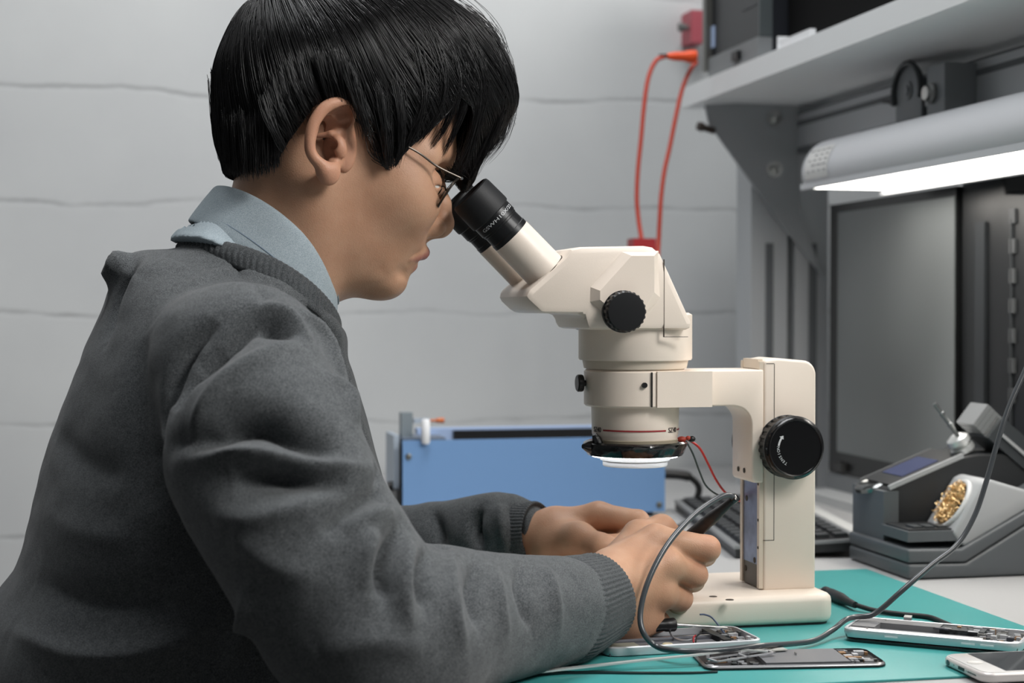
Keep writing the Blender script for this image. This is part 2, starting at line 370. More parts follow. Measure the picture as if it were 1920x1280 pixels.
# base
def rrect(x0, x1, y0, y1, r, n=8):
    o = []
    for cx, cy, a in ((x1-r, y1-r, 0), (x0+r, y1-r, PI/2), (x0+r, y0+r, PI), (x1-r, y0+r, 1.5*PI)):
        o += [(cx+r*math.cos(a+PI/2*k/n), cy+r*math.sin(a+PI/2*k/n)) for k in range(n+1)]
    return o
BX0, BX1, BY0, BY1 = .30, .5515, 1.262, 1.392
mb = MB(); mb.prism(rrect(BX0, BX1, BY0, BY1, .014), MZ+.001, MZ+.025, 'z', .006, ang=60); mb.obj('base', m_cream, scope)
mb = MB(); mb.prism(rrect(BX0+.003, BX1-.003, BY0+.003, BY1-.003, .012), MZ, MZ+.002, 'z'); mb.obj('base_pad', m_blk, scope)
for px, py in ((1337, 1118), (1368, 1124)):
    p = PZ(px, py, MZ+.025); MB().lathe((p.x, p.y, MZ+.0249), (0, 0, 1), [(0, .0035), (.0003, .0033)], 14).obj('stage_clip_hole', m_line, scope)
# post
PY0, PY1 = 1.292, 1.338; PX0 = PY(1432, 900, PY0).x; PX1 = PY(1530, 900, PY0).x; PZ1 = PY(1480, 671, PY0).z
out = [(PX0, MZ+.024), (PX1, MZ+.024), (PX1, PZ1-.014)]+[(PX1-.012+.012*math.cos(t), PZ1-.014+.012*math.sin(t)) for t in np.linspace(.2, PI/2, 6)]+[(PX0+.012, PZ1), (PX0, PZ1-.002)]
post = MB().prism(out, PY0, PY1, 'y', .0025).obj('post', m_cream, scope)
mb = MB(); xl = PY(1451, 800, PY0).x; za = PY(1451, 682, PY0).z; zb2 = PY(1451, 1013, PY0).z
mb.box(xl, xl+.0005, PY0-.0002, PY0+.001, zb2, za); mb.box(PX0, xl, PY0-.0002, PY0+.001, zb2, zb2+.0005); mb.box(PX0+.002, xl, PY0-.0002, PY0+.001, za, za+.0005); mb.obj('panel_seam', m_line, post)
# focus slide rail left of the post
XS0 = PY(1410, 860, PY0).x
mb = MB(); mb.box(PX0-.0035, PX0, PY0+.001, PY0+.006, MZ+.026, PZ1-.003, .0006); mb.box(PX0-.0035, PX0, PY1-.005, PY1, MZ+.026, PZ1-.003, .0006)
mb.box(PX0-.003, PX0+.001, PY0+.006, PY1-.005, PZ1-.009, PZ1-.001, .0005); mb.obj('rail_guide', m_cream2, scope)
rail = MB().box(PX0-.0025, PX0+.0005, PY0+.0062, PY1-.0052, MZ+.045, PZ1-.012).obj('slide_rail', mat('blue_grey_steel', (118, 124, 146), .3, metal=.7, var=.15, vscale=60), scope)
MB().box(PX0-.0022, PX0+.0006, PY0+.0062, PY1-.0052, MZ+.026, MZ+.045).obj('slide_stop', mat('dark_bronze', (86, 80, 72), .5), scope)
for zz, yy in ((.87, 1.302), (.85, 1.325), (.80, 1.306), (.79, 1.328), (PZ1-.006, 1.306), (PZ1-.006, 1.322)): MB().lathe((PX0-.0024, yy, zz), (-1, 0, 0), [(0, .0025), (.0004, .0025)], 12).obj('rail_screw', m_line, rail)
for zz in (.885, .865, .835, .812): MB().lathe((PX0-.0034, PY0+.0035, zz), (-1, 0, 0), [(0, .0013), (.0004, .0013)], 10).obj('rail_screw', m_line, rail)
# carrying arm: ring, bar and sliding bracket in one casting
zt, zb_ = sz(692), sz(760); r_out = .0425
mb = MB(); mb.lathe((XR, YC, 0), (0, 0, 1), [(zb_, r_out-.0015), (zb_+.0015, r_out), (zt-.0015, r_out), (zt, r_out-.0015)], 64); mb.obj('holder_ring', m_cream, scope)
AX = PX0-.0006; fr_ = .016
arm = [(XR+.02, zt-.0004), (AX, zt-.0004), (AX, sz(905)), (XS0+.001, sz(905)), (XS0-.0005, sz(898))]
arm += [(XS0-.0005-fr_+fr_*math.cos(t), zb_-fr_+fr_*math.sin(t)) for t in np.linspace(0, PI/2, 8)]
arm += [(XR+.02, zb_)]
armo = MB().prism(arm, PY0-.001, PY1+.0005, 'y', .0015, ang=40).obj('carrying_arm', m_cream, scope)
MB().box(XR+.0055, XR+.052, YC-r_out-.0012, YC-r_out+.02, zb_+.0006, zt-.0006, .0012).obj('clamp_block', m_cream, scope)
mb = MB(); x1 = PY(1221, 720, YC-r_out).x
mb.box(x1, x1+.0008, YC-r_out-.0016, YC-r_out+.01, zb_+.001, zt-.001); mb.lathe((PY(1209, 722, YC-r_out-.0012).x, YC-r_out-.0014, PY(1209, 722, YC-r_out).z), (0, -1, 0), [(-.002, .0022), (.0003, .0022)], 16); mb.obj('clamp_gap', m_blk, armo)
mb = MB()
for yy in (1.322, 1.308): mb.lathe((XS0-.0008, yy, sz(885)), (-1, 0, 0), [(0, .0022), (.0004, .0022)], 12)
mb.obj('set_screw', m_line, armo)
p = PY(1094, 718, YC); kx = XR-r_out
kn = MB().lathe((kx+.001, YC, p.z), (-1, 0, 0), [(0, .0025), (.0035, .0025), (.0035, .0068), (.0045, .0072), (.0075, .0072), (.0085, .0062)], 24); kn.obj('thumb_screw', m_blk, scope)
# column below and above the ring
mb = MB(); mb.lathe((XR, YC, 0), (0, 0, 1), [(sz(842), .0340), (sz(835), .0345), (sz(815), .0352), (sz(812), .0358), (sz(757), .0365), (sz(757), .03)], 64); nose = mb.obj('objective_barrel', m_cream, scope)
mb = MB(); mb.lathe((XR, YC, 0), (0, 0, 1), [(sz(842), .0346), (sz(836), .0351), (sz(822), .03555), (sz(821), .0350)], 64); mb.obj('barrel_band', mat('khaki_band', (160, 150, 130), .5), nose)
def around(s, size, ang, z, r, m, parent, name):
    V, Fc = text_mesh(s, size, .00015); W = []
    for v in V:
        t = ang+v.x/r; W.append((XR+(r+v.z)*math.sin(t), YC-(r+v.z)*math.cos(t), z+v.y))
    return mesh_obj(name, W, Fc, m, parent, False)
m_ink = mat('dark_ink', (70, 60, 58), .6); m_red = mat('red_ink', (150, 42, 46), .5)
zt_ = sz(803); rr = .0362; at = -.1
around('SZ40', .0058, .72, zt_, rr, m_ink, nose, 'model_text'); around('SZ40', .0058, -1.33, zt_, rr, m_ink, nose, 'model_text')
mb = MB(); R = [mb.ring([(XR+q_*math.sin(t), YC-q_*math.cos(t), zz) for q_, zz in ((rr, zt_-.0006), (rr+.0002, zt_-.0006), (rr+.0002, zt_+.0006), (rr, zt_+.0006))]) for t in np.linspace(-1.09, .47, 24)]
mb.skin(R); R = [mb.ring([(XR+q_*math.sin(t), YC-q_*math.cos(t), zz) for q_, zz in ((rr, zt_-.0006), (rr+.0002, zt_-.0006), (rr+.0002, zt_+.0006), (rr, zt_+.0006))]) for t in np.linspace(.95, 1.9, 10)]; mb.skin(R)
mb.obj('red_line', m_red, nose)
mb = MB(); mb.lathe((XR, YC, 0), (0, 0, 1), [(sz(694), .0405), (sz(689.5), .0405), (sz(689.5), .0425), (sz(679), .0435), (sz(673), .044)], 64); mb.obj('collar', m_cream2, scope)
# ring light
rl = MB().lathe((XR, YC, 0), (0, 0, 1), [(sz(851), .031), (sz(852), .0395), (sz(848), .0405), (sz(838), .0425), (sz(832), .0432), (sz(829), .0430), (sz(826), .0405), (sz(829), .036)], 72, cap=False, mod=lambda t, h: 1+.008*math.sin(9*t+h*900)+.005*math.sin(23*t)+(.045*math.exp(-((t-(PI*1.0))**2)/.01) if 0 else 0)).obj('ring_light', m_gls, scope)
mb = MB(); mb.lathe((XR, YC, 0), (0, 0, 1), [(sz(862), .028), (sz(861.5), .0288), (sz(853), .0303), (sz(851), .0312)], 64, cap=True); mb.obj('light_carrier', m_white, rl)
mb = MB(); mb.lathe((XR, YC, 0), (0, 0, 1), [(sz(872), .0235), (sz(873), .0262), (sz(871), .0268), (sz(864), .0268), (sz(862.5), .0262)], 64); mb.obj('lens_cap_ring', m_white, rl)
m_led = mat('led_emitter', (255, 255, 255), .4, emit=(250, 252, 255), estr=9)
mb = MB()
for i in range(48):
    t = 2*PI*i/48; mb.sphere((XR+.0345*math.sin(t), YC-.0345*math.cos(t), sz(853)), .0016, (1.2, 1.2, .7), 8)
mb.obj('led_ring', m_led, rl)
mb = MB(); mb.lathe((XR+.0435*math.cos(PI*.98)+.0, YC-.008, sz(834)), (-1, -.3, .1), [(-.006, .0062), (.0, .0045), (.004, .002)], 10); mb.lathe((XR-.036, YC-.012, sz(822)), (-.5, -.3, 1), [(-.005, .006), (.006, .002)], 8); mb.obj('tape_flap', m_gls, rl)
j0 = Vector((XR+.0365, YC-.012, sz(823)))
mb = MB(); mb.sphere(j0, .0026, (1.6, 1, 1), 8); mb.sphere(j0+Vector((.006, .001, .001)), .0018, (1.3, 1, 1), 8); mb.obj('solder_joint', mat('joint_red', (170, 60, 45), .5), rl)
mb = MB(); mb.sphere(j0+Vector((.0095, .002, .0)), .0026, (1.3, 1, 1), 8); mb.obj('joint_tape', m_blk, rl)
wr = [PY(1284, 820, YC), PY(1310, 838, YC), PY(1327, 868, YC+.01), PY(1343, 900, YC+.02), PY(1362, 925, YC+.03), PY(1385, 938, YC+.04), PY(1420, 948, YC+.055), PY(1470, 985, YC+.06)]
MB().tube(spline(wr, 6), .0010, 8).obj('red_wire', mat('red_wire', (196, 44, 40), .4), scope)
wb = [PY(1286, 826, YC), PY(1299, 850, YC), PY(1312, 885, YC+.01), PY(1325, 912, YC+.02), PY(1350, 929, YC+.03), PY(1385, 934, YC+.04), PY(1420, 942, YC+.055), PY(1470, 975, YC+.06)]
MB().tube(spline(wb, 6), .0008, 8).obj('black_wire', mat('dark_green_wire', (48, 62, 60), .4), scope)
# pod body
PF = YC-.0525; PB = YC+.0525
def pq(px, py, Y=YC-.047): p = PY(px, py, Y); return (p.x, p.z)
podp = [pq(1087, 463), pq(1205, 461), pq(1222, 464), pq(1236, 476), pq(1294, 604), pq(1295, 618), pq(1100, 618), pq(1092, 588), pq(1013, 587), pq(980, 556), pq(990, 541), pq(1057, 483), pq(1068, 466)]
mb = MB(); mb.prism(podp, PF, PB, 'y', .0055, seg=2); pod = mb.obj('optical_head', m_cream, scope, angle=25)
mb = MB(); mb.lathe((XR, YC, 0), (0, 0, 1), [(sz(674), .0462), (sz(671), .0470), (sz(590), .0470), (sz(586), .044)], 72); mb.obj('head_column', m_cream, scope)
# side boss for the zoom knob, chamfered
def boss(side):
    mb = MB(); s = -1 if side < 0 else 1; Yf = PF if s < 0 else PB
    o1 = [pq(1163, 470, PF), pq(1236, 470, PF), pq(1242, 560, PF), pq(1205, 606, PF), pq(1150, 606, PF), pq(1102, 566, PF), pq(1103, 536, PF)]
    o2 = [pq(1180, 480, PF), pq(1222, 480, PF), pq(1222, 548, PF), pq(1195, 590, PF), pq(1155, 590, PF), pq(1121, 562, PF), pq(1121, 545, PF)]
    A = mb.ring([(x, Yf-s*.002, z) for x, z in o1]); B = mb.ring([(x, Yf+s*.0068, z) for x, z in o2]); mb.skin([A, B]); return mb.obj('knob_boss', m_cream, scope, angle=10)
boss(-1); boss(1)
for s in (-1, 1):
    Y0 = PF-.006 if s < 0 else PB+.006; kc = PY(1173, 584, PF-.013); c = Vector((kc.x, Y0, kc.z))
    mb = MB(); mb.lathe(c, (0, s, 0), [(-.004, .0165), (.0008, .0168), (.0012, .0160), (.009, .0160), (.0105, .0150), (.0107, .012)], 96, mod=lambda t, h: 1+(.022*(1 if math.sin(22*t) > 0 else -1) if .001 < h < .0095 else 0)); mb.obj('zoom_knob', m_blk, scope, angle=30)
mb = MB(); xg = pq(1245, 500, PF)[0]; a = pq(1245, 486, PF)[1]; b = pq(1245, 632, PF)[1]; xe = pq(1290, 632, PF)[0]
mb.box(xg, xg+.0004, PF-.0002, PF+.002, b, a); mb.box(xg, xe, PF-.0002, PF+.002, b, b+.0004); mb.obj('panel_seam', m_line, pod)
# eye tubes
e0 = PY(881, 363, YC-.032); e1 = PY(1030, 516, YC-.032); ax = (e1-e0); ax.y = 0; LN = ax.length; ax.normalize()
def at_px(px, py): p = PY(px, py, YC-.032); return (p-e0).dot(ax)
k1 = at_px(922, 402); k2 = at_px(936, 416); k3 = at_px(958, 441)
for s in (-1, 1):
    o = Vector((e0.x, YC+s*.032, e0.z))
    tub = MB().lathe(o, ax, [(k3, .0160), (k3+.0004, .0168), (k3+.001, .0169), (LN+.003, .0172)], 56).obj('eye_tube', m_cream, scope)
    ep = MB().lathe(o, ax, [(k1-.004, .0165), (k1, .0172), (k2, .0172), (k2+.0005, .0166), (k2+.002, .0166), (k2+.0025, .0160), (k3-.004, .0162), (k3-.0035, .0167), (k3+.0006, .0167)], 64, mod=lambda t, h: 1+(.006*math.sin(26*t) if k2+.0024 < h < k3-.0037 else 0)).obj('eyepiece', m_blk, scope)
    MB().lathe(o, ax, [(.003, .006), (.0025, .0135), (-.0005, .0160), (.0005, .0176), (.003, .0182), (k1-.003, .0186), (k1-.0008, .0184), (k1, .0174)], 64).obj('eyecup', m_rub, ep)
    MB().lathe(o, ax, [(.004, .0125), (.0045, .012)], 32).obj('lens', mat('lens_glass_dark', (10, 14, 18), .05, coat=1), ep)
    if s < 0:
        V, Fc = text_mesh('GSWH10X/22', .0062, .00015); up = Vector((0, -1, 0)); side = ax.cross(up); W = []
        for v in V:   # letters wrap round the barrel, their feet towards the tube
            t = v.x/.0172; n = up*math.cos(t)+side*(-math.sin(t)) ; W.append(tuple(o+ax*(k1+.0022+(.5*.0062-v.y)*.62)+n*(.0172+v.z)))
        mesh_obj('eyepiece_text', W, Fc, m_silv, ep, False)
    # flat collar ring and dark gap where the tube enters the head
    MB().lathe(o+ax*(LN-.0045), ax, [(0, .0180), (.0006, .0184), (.0030, .0184)], 48).obj('tube_gap', m_line, scope)
p = PY(930, 485, YC+.03); u = ax; v = Vector((0, 1, 0)); w_ = u.cross(v)
M = Matrix((u, v, w_)).transposed().to_4x4(); M.translation = Vector((e0.x, YC+.032, e0.z))+u*(k3+.0065)
MB().box(-.006, .006, -.012, .012, .012, .0225, .001, M).box(.006, .012, -.009, .009, .012, .0205, .001, M).obj('dioptre_clamp', mat('olive_cream', (168, 165, 142), .5), scope)
# focus knob
kc = PY(1493, 840, 1.272); fz = kc.z; fx = kc.x
mb = MB(); mb.lathe((fx, PY0+.001, fz), (0, -1, 0), [(0, .0255), (.0015, .0262), (.002, .0252), (.0135, .0254), (.014, .0262), (.0165, .0262), (.018, .0248)], 160, cap=True, mod=lambda t, h: 1+(.022 if math.sin(26*t) > -.2 else -.02 if h < .0136 and h > .0018 else 0)*(1 if .0018 < h < .0137 else 0)); fk = mb.obj('focus_knob', m_blk, scope, angle=30)
mb = MB(); mb.lathe((fx, PY0-.016, fz), (0, -1, 0), [(0, .0252), (.0022, .0247), (.0035, .0232), (.0032, .0222), (.0026, .0218), (.0026, .0002)], 96, cap=True, mod=lambda t, h: 1+(.008*math.sin(30*t) if h < .001 else 0)); mb.obj('knob_face', mat('knob_face_black', (14, 14, 16), .22), fk)
yf = PY0-.016-.0028
V, Fc = [], []
for i, chh in enumerate('TENSION'):
    v1, f1 = text_mesh(chh, .0033, .0001); t = math.radians(236-i*9.6); rad = .0150
    tx, tz_ = math.sin(t), -math.cos(t)          # clockwise tangent as seen from the camera side
    n = len(V)
    for q_ in v1:   # camera looks along +Y: screen right = +X
        V.append((fx+rad*math.cos(t)+q_.x*math.sin(t)+q_.y*math.cos(t), yf-q_.z, fz+rad*math.sin(t)-q_.x*math.cos(t)+q_.y*math.sin(t)))
    Fc += [tuple(k+n for k in f_) for f_ in f1]
mesh_obj('knob_text', V, Fc, m_silv, fk, False)
mb = MB(); P2 = []
ts = np.radians(np.linspace(172, 146, 8)); oo = [(.0157, t) for t in ts]; ii = [(.0141, t) for t in ts[::-1]]
poly = oo+[(.0170, math.radians(146)), (.0149, math.radians(136)), (.0128, math.radians(146))]+ii
mb.prism([(fx+r_*math.cos(t), fz+r_*math.sin(t)) for r_, t in poly], yf-.0001, yf+.0002, 'y'); mb.obj('knob_arrow', m_silv, fk)
# far side focus knob
MB().lathe((fx, PY1, fz), (0, 1, 0), [(0, .024), (.002, .026), (.016, .026), (.018, .024)], 64).obj('focus_knob', m_blk, scope)
# ================================================================== things at the back of the bench
m_blue = mat('blue_enamel', (112, 150, 196), .42, bump=.05, bscale=500)
m_bsil = mat('pale_blue_metal', (180, 192, 205), .4, metal=.2)
def wq(px, py, Y): p = PY(px, py, Y); return p.x, p.z
YB = 1.985; bx0, bzt = wq(755, 826, YB); bx1, _ = wq(1247, 826, YB); bz0 = TZ+.006
blue = thing('control_box', 'long blue metal electronics box with slotted top behind the hands', 'electronics box', ((bx0+bx1)/2, YB+.05, TZ))
MB().box(bx0, bx1, YB, YB+.003, bz0, bzt, .001).obj('front_panel', m_blue, blue)
MB().box(bx0+.002, bx1-.002, YB+.003, YB+.092, bz0+.002, bzt-.006, .001).obj('case', m_blk, blue)
MB().box(bx0+.03, bx1-.002, YB+.07, YB+.095, bz0+.004, bzt+.009, .001).obj('rear_rim', mat('pale_blue_edge', (168, 190, 226), .4), blue)
MB().box(bx0+.075, bx1-.004, YB+.066, YB+.0705, bzt-.006, bzt+.0065, .0005).obj('top_slot', m_blk, blue)
MB().box(bx0+.002, bx0+.055, YB+.01, YB+.075, bzt-.006, bzt+.002, .001).obj('switch_block', mat('grey_mixed_metal', (120, 132, 150), .4, metal=.4), blue)
MB().box(bx0-.008, bx0-.001, YB+.02, YB+.088, bzt-.06, bzt+.005, .001).obj('side_bracket', m_bsil, blue)
MB().box(bx0-.007, bx0-.0005, YB+.004, YB+.088, bz0+.004, bzt-.06, .001).obj('side_panel', m_blk, blue)
MB().lathe((bx0-.008, YB+.03, bzt-.058), (-1, 0, 0), [(0, .006), (.006, .006)], 14).obj('side_knob', m_blk, blue)
for px, py in ((766, 856), (1236, 946), (868, 968)):
    x, z = wq(px, py, YB); MB().lathe((x, YB, z), (0, -1, 0), [(-.001, .0042), (.0012, .0038), (.002, .002)], 14).obj('screw', mat('screw_dark', (110, 112, 110), .35, metal=.7), blue)
x, z = wq(765, 800, YB+.03); MB().box(x-.008, x+.006, YB+.03, YB+.05, bzt-.002, bzt+.032, .001).obj('bracket_post', mat('grey_bracket', (140, 150, 156), .4, metal=.3), blue)
x, z = wq(797, 800, YB+.0); MB().lathe((x, YB-.004, bzt-.004), (0, 0, 1), [(0, .004), (.002, .0055), (.028, .0055), (.030, .004)], 16).obj('white_spacer', m_white, blue)
x2, z2 = wq(797, 787, YB+.03); mb = MB(); mb.box(x2-.014, x2+.006, YB+.028, YB+.036, z2-.004, z2+.002, .001); mb.obj('switch_arm', m_bsil, blue)
mb = MB(); mb.lathe((x2+.006, YB+.032, z2-.001), (1, 0, 0), [(0, .0015), (.008, .0018), (.009, .003), (.018, .0035)], 10); mb.obj('orange_tip', mat('copper_tip', (200, 110, 60), .4), blue)
for x in (bx0+.02, bx1-.03):
    for y in (YB+.012, YB+.08): MB().box(x, x+.016, y-.006, y+.006, TZ, bz0+.003, .001).obj('foot', m_blk, blue)
pw = [(bx1-.004, YB+.045, PY(1250, 888, YB+.04).z)]+[tuple(PY(a, b, YB+.04)) for a, b in ((1275, 890), (1297, 897), (1310, 912), (1308, 930), (1296, 950))]
pw += [tuple(PY(1288, 975, YB+.02)), tuple(PZ(1270, 990, TZ+.004)), tuple(PZ(1235, 985, TZ+.004)), tuple(PZ(1190, 978, TZ+.004))]
o = MB().tube(spline(pw, 6), [.0062]*11+[.0042]*44, 10)
pc = o.obj('power_cable', mat('black_cable', (28, 29, 30), .45)); tag(pc, 'short black power lead curving out of the right side of the blue box', 'cable')
# keyboard ---------------------------------------------------------
kb = thing('keyboard', 'low black keyboard with silver edge between microscope post and monitor', 'keyboard', (.735, 1.82, TZ))
ang = math.radians(-9.5); KL, KW = .42, .135; KM = Matrix.Translation((.700, 1.825, TZ+.0078)) @ Matrix.Rotation(ang, 4, 'Z') @ Matrix.Rotation(math.radians(-3), 4, 'Y')
MB().box(-KW/2, KW/2, -KL/2, KL/2, -.003, .008, .003, KM).obj('case', mat('keyboard_black', (38, 40, 42), .45), kb)
MB().box(-KW/2-.001, KW/2+.001, -KL/2-.001, KL/2+.001, .006, .0092, .001, KM).obj('trim', mat('keyboard_silver', (150, 152, 154), .35, metal=.5), kb)
MB().box(-KW/2+.006, KW/2-.006, -KL/2+.006, KL/2-.006, .008, .0097, .001, KM).obj('key_bed', m_blk, kb)
kproto = MB().box(-.0068, .0068, -.0082, .0082, 0, .004, .001).obj('key', mat('key_dark', (58, 60, 62), .5), kb)
me = kproto.data; first = True
for i in range(6):
    for j in range(16):
        M = KM @ Matrix.Translation((-KW/2+.016+i*.0205*.98, KL/2-.024-j*.0248, .0095))
        k = kproto if first else kproto.copy()
        if not first: COL.objects.link(k); k.parent = kb
        first = False; k.matrix_parent_inverse = Matrix.Translation(-kb.location); k.matrix_basis = M
MB().box(KW/2+.004, KW/2+.03, -KL/2-.01, KL/2, -.004, .001, .002, KM).obj('palm_strip', mat('pale_strip', (190, 190, 188), .5), kb)
# monitor ----------------------------------------------------------
XM = .93; my0, my1 = PX(1792, 500, XM).y, PX(1556, 500, XM).y; mz0, mz1 = PX(1600, 866, XM).z, TZ+.405
mon = thing('monitor', 'black framed monitor with a blank grey glossy screen behind the soldering station', 'monitor', (XM+.03, (my0+my1)/2, TZ))
m_bez = mat('bezel_black', (22, 23, 24), .3); MB().box(XM, XM+.035, my0, my1, mz0-.022, mz1, .004).obj('housing', m_bez, mon)
MB().box(XM-.0015, XM+.003, my0+.001, my1-.030, mz0+.01, mz1-.012, .0006).obj('screen', mat('screen_grey', (112, 116, 117), .35, var=.10, vscale=4, detail=1), mon)
MB().box(XM-.006, XM+.02, my0, my1-.004, mz0-.042, mz0-.020, .003).obj('chin_bar', mat('chin_silver', (128, 131, 134), .4, metal=.4), mon)
MB().box(XM+.008, XM+.03, (my0+my1)/2-.04, (my0+my1)/2+.04, TZ+.010, mz0-.02, .003).obj('stand_neck', mat('stand_grey', (110, 112, 114), .45), mon)
MB().box(XM-.05, XM+.12, my0+.04, my1-.02, TZ, TZ+.012, .004).obj('stand_foot', mat('stand_pale', (185, 187, 188), .45), mon)
MB().box(XM-.008, XM-.001, my1-.06, my1-.03, mz0-.016, mz0-.004, .001).obj('badge', mat('badge_dark', (50, 50, 50), .5), mon)
# made-up black box in place of dark reflections in the screen
XT = .935; ty1 = my0-.004; ty0 = 1.615
tw = thing('reflection_box', 'tall black box with pale spots standing in for dark reflections right of the monitor', 'reflection stand-in', (XT+.2, (ty0+ty1)/2, TZ))
mb = MB(); pr = [(ty0, TZ), (ty1, TZ), (ty1, TZ+.44)]+[(ty1-.06-.04*math.sin(t), TZ+.44-.05*(1-math.cos(t))) for t in np.linspace(0, PI/2, 8)]+[(ty0, TZ+.385)]
mb.prism(pr, XT, XT+.42, 'x', .003); mb.obj('case', mat('box_black', (24, 26, 28), .4), tw)
mb = MB(); mb.box(XT-.004, XT, ty1-.062, ty1-.04, TZ+.01, TZ+.36, .001); mb.obj('front_rib', mat('rib_grey', (44, 47, 50), .4), tw)
mb = MB(); mb.box(XT-.003, XT, ty1-.12, ty1-.118, TZ+.01, TZ+.36); mb.obj('front_seam', mat('rib_grey2', (60, 63, 66), .4), tw)
vy = PX(1901, 500, XT).y
for k in range(7): MB().box(XT-.003, XT+.001, vy-.006, vy+.006, TZ+.355-k*.033, TZ+.371-k*.033, .003).obj('pale_spot', mat('spot_pale', (78, 80, 82), .5) if k == 0 else bpy.data.materials['spot_pale'], tw)
# ================================================================== soldering station
m_sg = mat('station_grey', (88, 92, 95), .42, bump=.08, bscale=900); m_sd = mat('station_dark', (34, 36, 38), .45, bump=.08, bscale=900); m_sl = mat('station_light_grey', (166, 168, 170), .42)
Y0, Y1, Y2 = 1.462, 1.528, 1.60
st = thing('soldering_station', 'dark grey soldering station with display, iron holder and brass wool cup', 'soldering station', (.86, 1.53, TZ))
def S(pts, Y=Y0): return [wq(a, b, Y) for a, b in pts]
def zc(pts, z0=TZ+.001): return [(x, max(z, z0)) for x, z in pts]
lo = S([(1703, 1100), (1703, 1058), (1812, 1056), (1925, 984), (2060, 900), (2060, 1100)])
MB().prism(zc(lo), Y0, Y2, 'y', .003).obj('base', m_sg, st)
up = S([(1703, 1056), (1703, 1030), (1804, 1029), (1925, 958), (2060, 870), (2060, 905), (1925, 982), (1812, 1054)])
MB().prism(up, Y0+.0008, Y2, 'y', .0025).obj('base_cover', m_sg, st)
xl = wq(1702, 1060, Y0)[0]
bd = S([(1666, 1035), (1663, 960), (1665, 917), (1808, 855), (1835, 850), (1900, 850), (1960, 900), (2060, 960), (2060, 1035)], Y1)
MB().prism(bd, Y1, Y2-.002, 'y', .003).obj('body', m_sd, st)
pl = [(xl-.001, TZ+.03)]; x0, z0 = wq(1666, 915, Y1)
MB().box(x0-.006, x0+.010, Y1-.002, Y2, TZ+.012, z0-.003, .005).obj('front_pillar', m_sg, st)
MB().lathe((x0+.006, (Y1+Y2)/2+.006, z0-.004), (-.25, 0, 1), [(0, .021), (.004, .0215), (.006, .020), (.0075, .016), (.006, .013), (.006, .002)], 40).obj('pillar_cap', mat('dark_chrome', (110, 112, 112), .18, metal=.9), st)
# button tray
t0 = wq(1676, 1003, Y0+.03); t1 = wq(1800, 999, Y0+.03)
MB().box(xl+.003, t1[0], Y0+.006, Y1, TZ+.036, TZ+.046, .003).obj('button_tray', m_sg, st)
MB().box(xl+.006, t1[0]-.004, Y0+.010, Y1-.004, TZ+.046, TZ+.0475, .0006).obj('tray_panel', m_sd, st)
for k in range(4): MB().box(xl+.014+k*.013, xl+.023+k*.013, Y0+.016, Y0+.034, TZ+.047, TZ+.0495, .001).obj('button', mat('button_grey', (62, 66, 68), .4) if k == 0 else bpy.data.materials['button_grey'], st)
# display on the sloping top
a = Vector((*[wq(1667, 915, Y1)[0]], Y1, wq(1667, 915, Y1)[1])); b = wq(1806, 854, Y1); b = Vector((b[0], Y1, b[1])); d = (b-a); DL = d.length; d.normalize(); n = Vector((0, 1, 0)).cross(d)*-1
if n.z < 0: n = -n
M = Matrix((d, Vector((0, 1, 0)), n)).transposed().to_4x4(); M.translation = a
MB().box(.004, DL, .004, .066, -.006, .002, .001, M).obj('display_frame', m_sd, st)
for y, t, m_ in ((-.001, .0030, m_sl), (.067, .0022, mat('trim_dim', (104, 106, 107), .5))): MB().box(0, DL, y, y+t, -.002, .0025, .0010, M).obj('display_trim', m_, st)
MB().box(.022, DL-.022, .012, .058, .002, .0028, 0, M).obj('display', mat('display_blue', (66, 71, 98), .2, emit=(90, 100, 140), estr=.07), st)
# iron holder arm with chrome clip
a = wq(1845, 800, Y1+.02); b = wq(1990, 925, Y1+.02); a = Vector((a[0], Y1+.02, a[1])); b = Vector((b[0], Y1+.02, b[1])); d = (b-a); DL = d.length; d.normalize(); n = Vector((0, 1, 0)).cross(d)
if n.z < 0: n = -n
M = Matrix((d, Vector((0, 1, 0)), n)).transposed().to_4x4(); M.translation = a
MB().box(0, DL, -.022, .022, -.012, .014, .003, M).obj('holder_arm', mat('arm_dark_grey', (56, 60, 63), .45), st)
MB().box(.006, DL, -.0245, -.020, -.002, .001, .0005, M).obj('arm_trim', m_sl, st)
mb = MB()
for k in range(5): mb.box(-.0195+k*.0058, -.0145+k*.0058, -.018+.001*k, .018, -.0105, .0155, .0022, M)
mb.box(-.016, .008, -.014, .014, -.0075, .0125, .002, M); mb.obj('holder_clip', mat('chrome', (190, 192, 192), .22, metal=.85), st)
c = PY(1800, 832, Y1+.015); mb = MB(); ax_ = (PY(1792, 812, Y1)-PY(1812, 850, Y1)).normalized()
mb.lathe(c-ax_*.012, ax_, [(0, .007), (.004, .0125), (.009, .0125), (.010, .009), (.014, .0125), (.019, .0115), (.023, .005)], 12); mb.obj('nozzle_nut', mat('worn_steel', (205, 207, 207), .3, metal=.6), st)
MB().lathe(c-ax_*.012, -ax_, [(0, .006), (.014, .008), (.02, .006)], 14).obj('nozzle_seat', m_steel, st)
a = PY(1797, 818, Y1+.01); b = PY(1752, 756, Y1+.01); d = b-a; mb = MB(); L_ = d.length
mb.lathe(a, d, [(0, .0022), (L_*.3, .0022), (L_*.31, .0027), (L_*.4, .0027), (L_*.41, .0022), (L_*.6, .0022), (L_*.61, .0027), (L_*.72, .0027), (L_*.73, .0020), (L_, .0023)], 12); mb.obj('cleaning_rod', mat('grey_steel_rod', (132, 134, 134), .3, metal=.9), st)
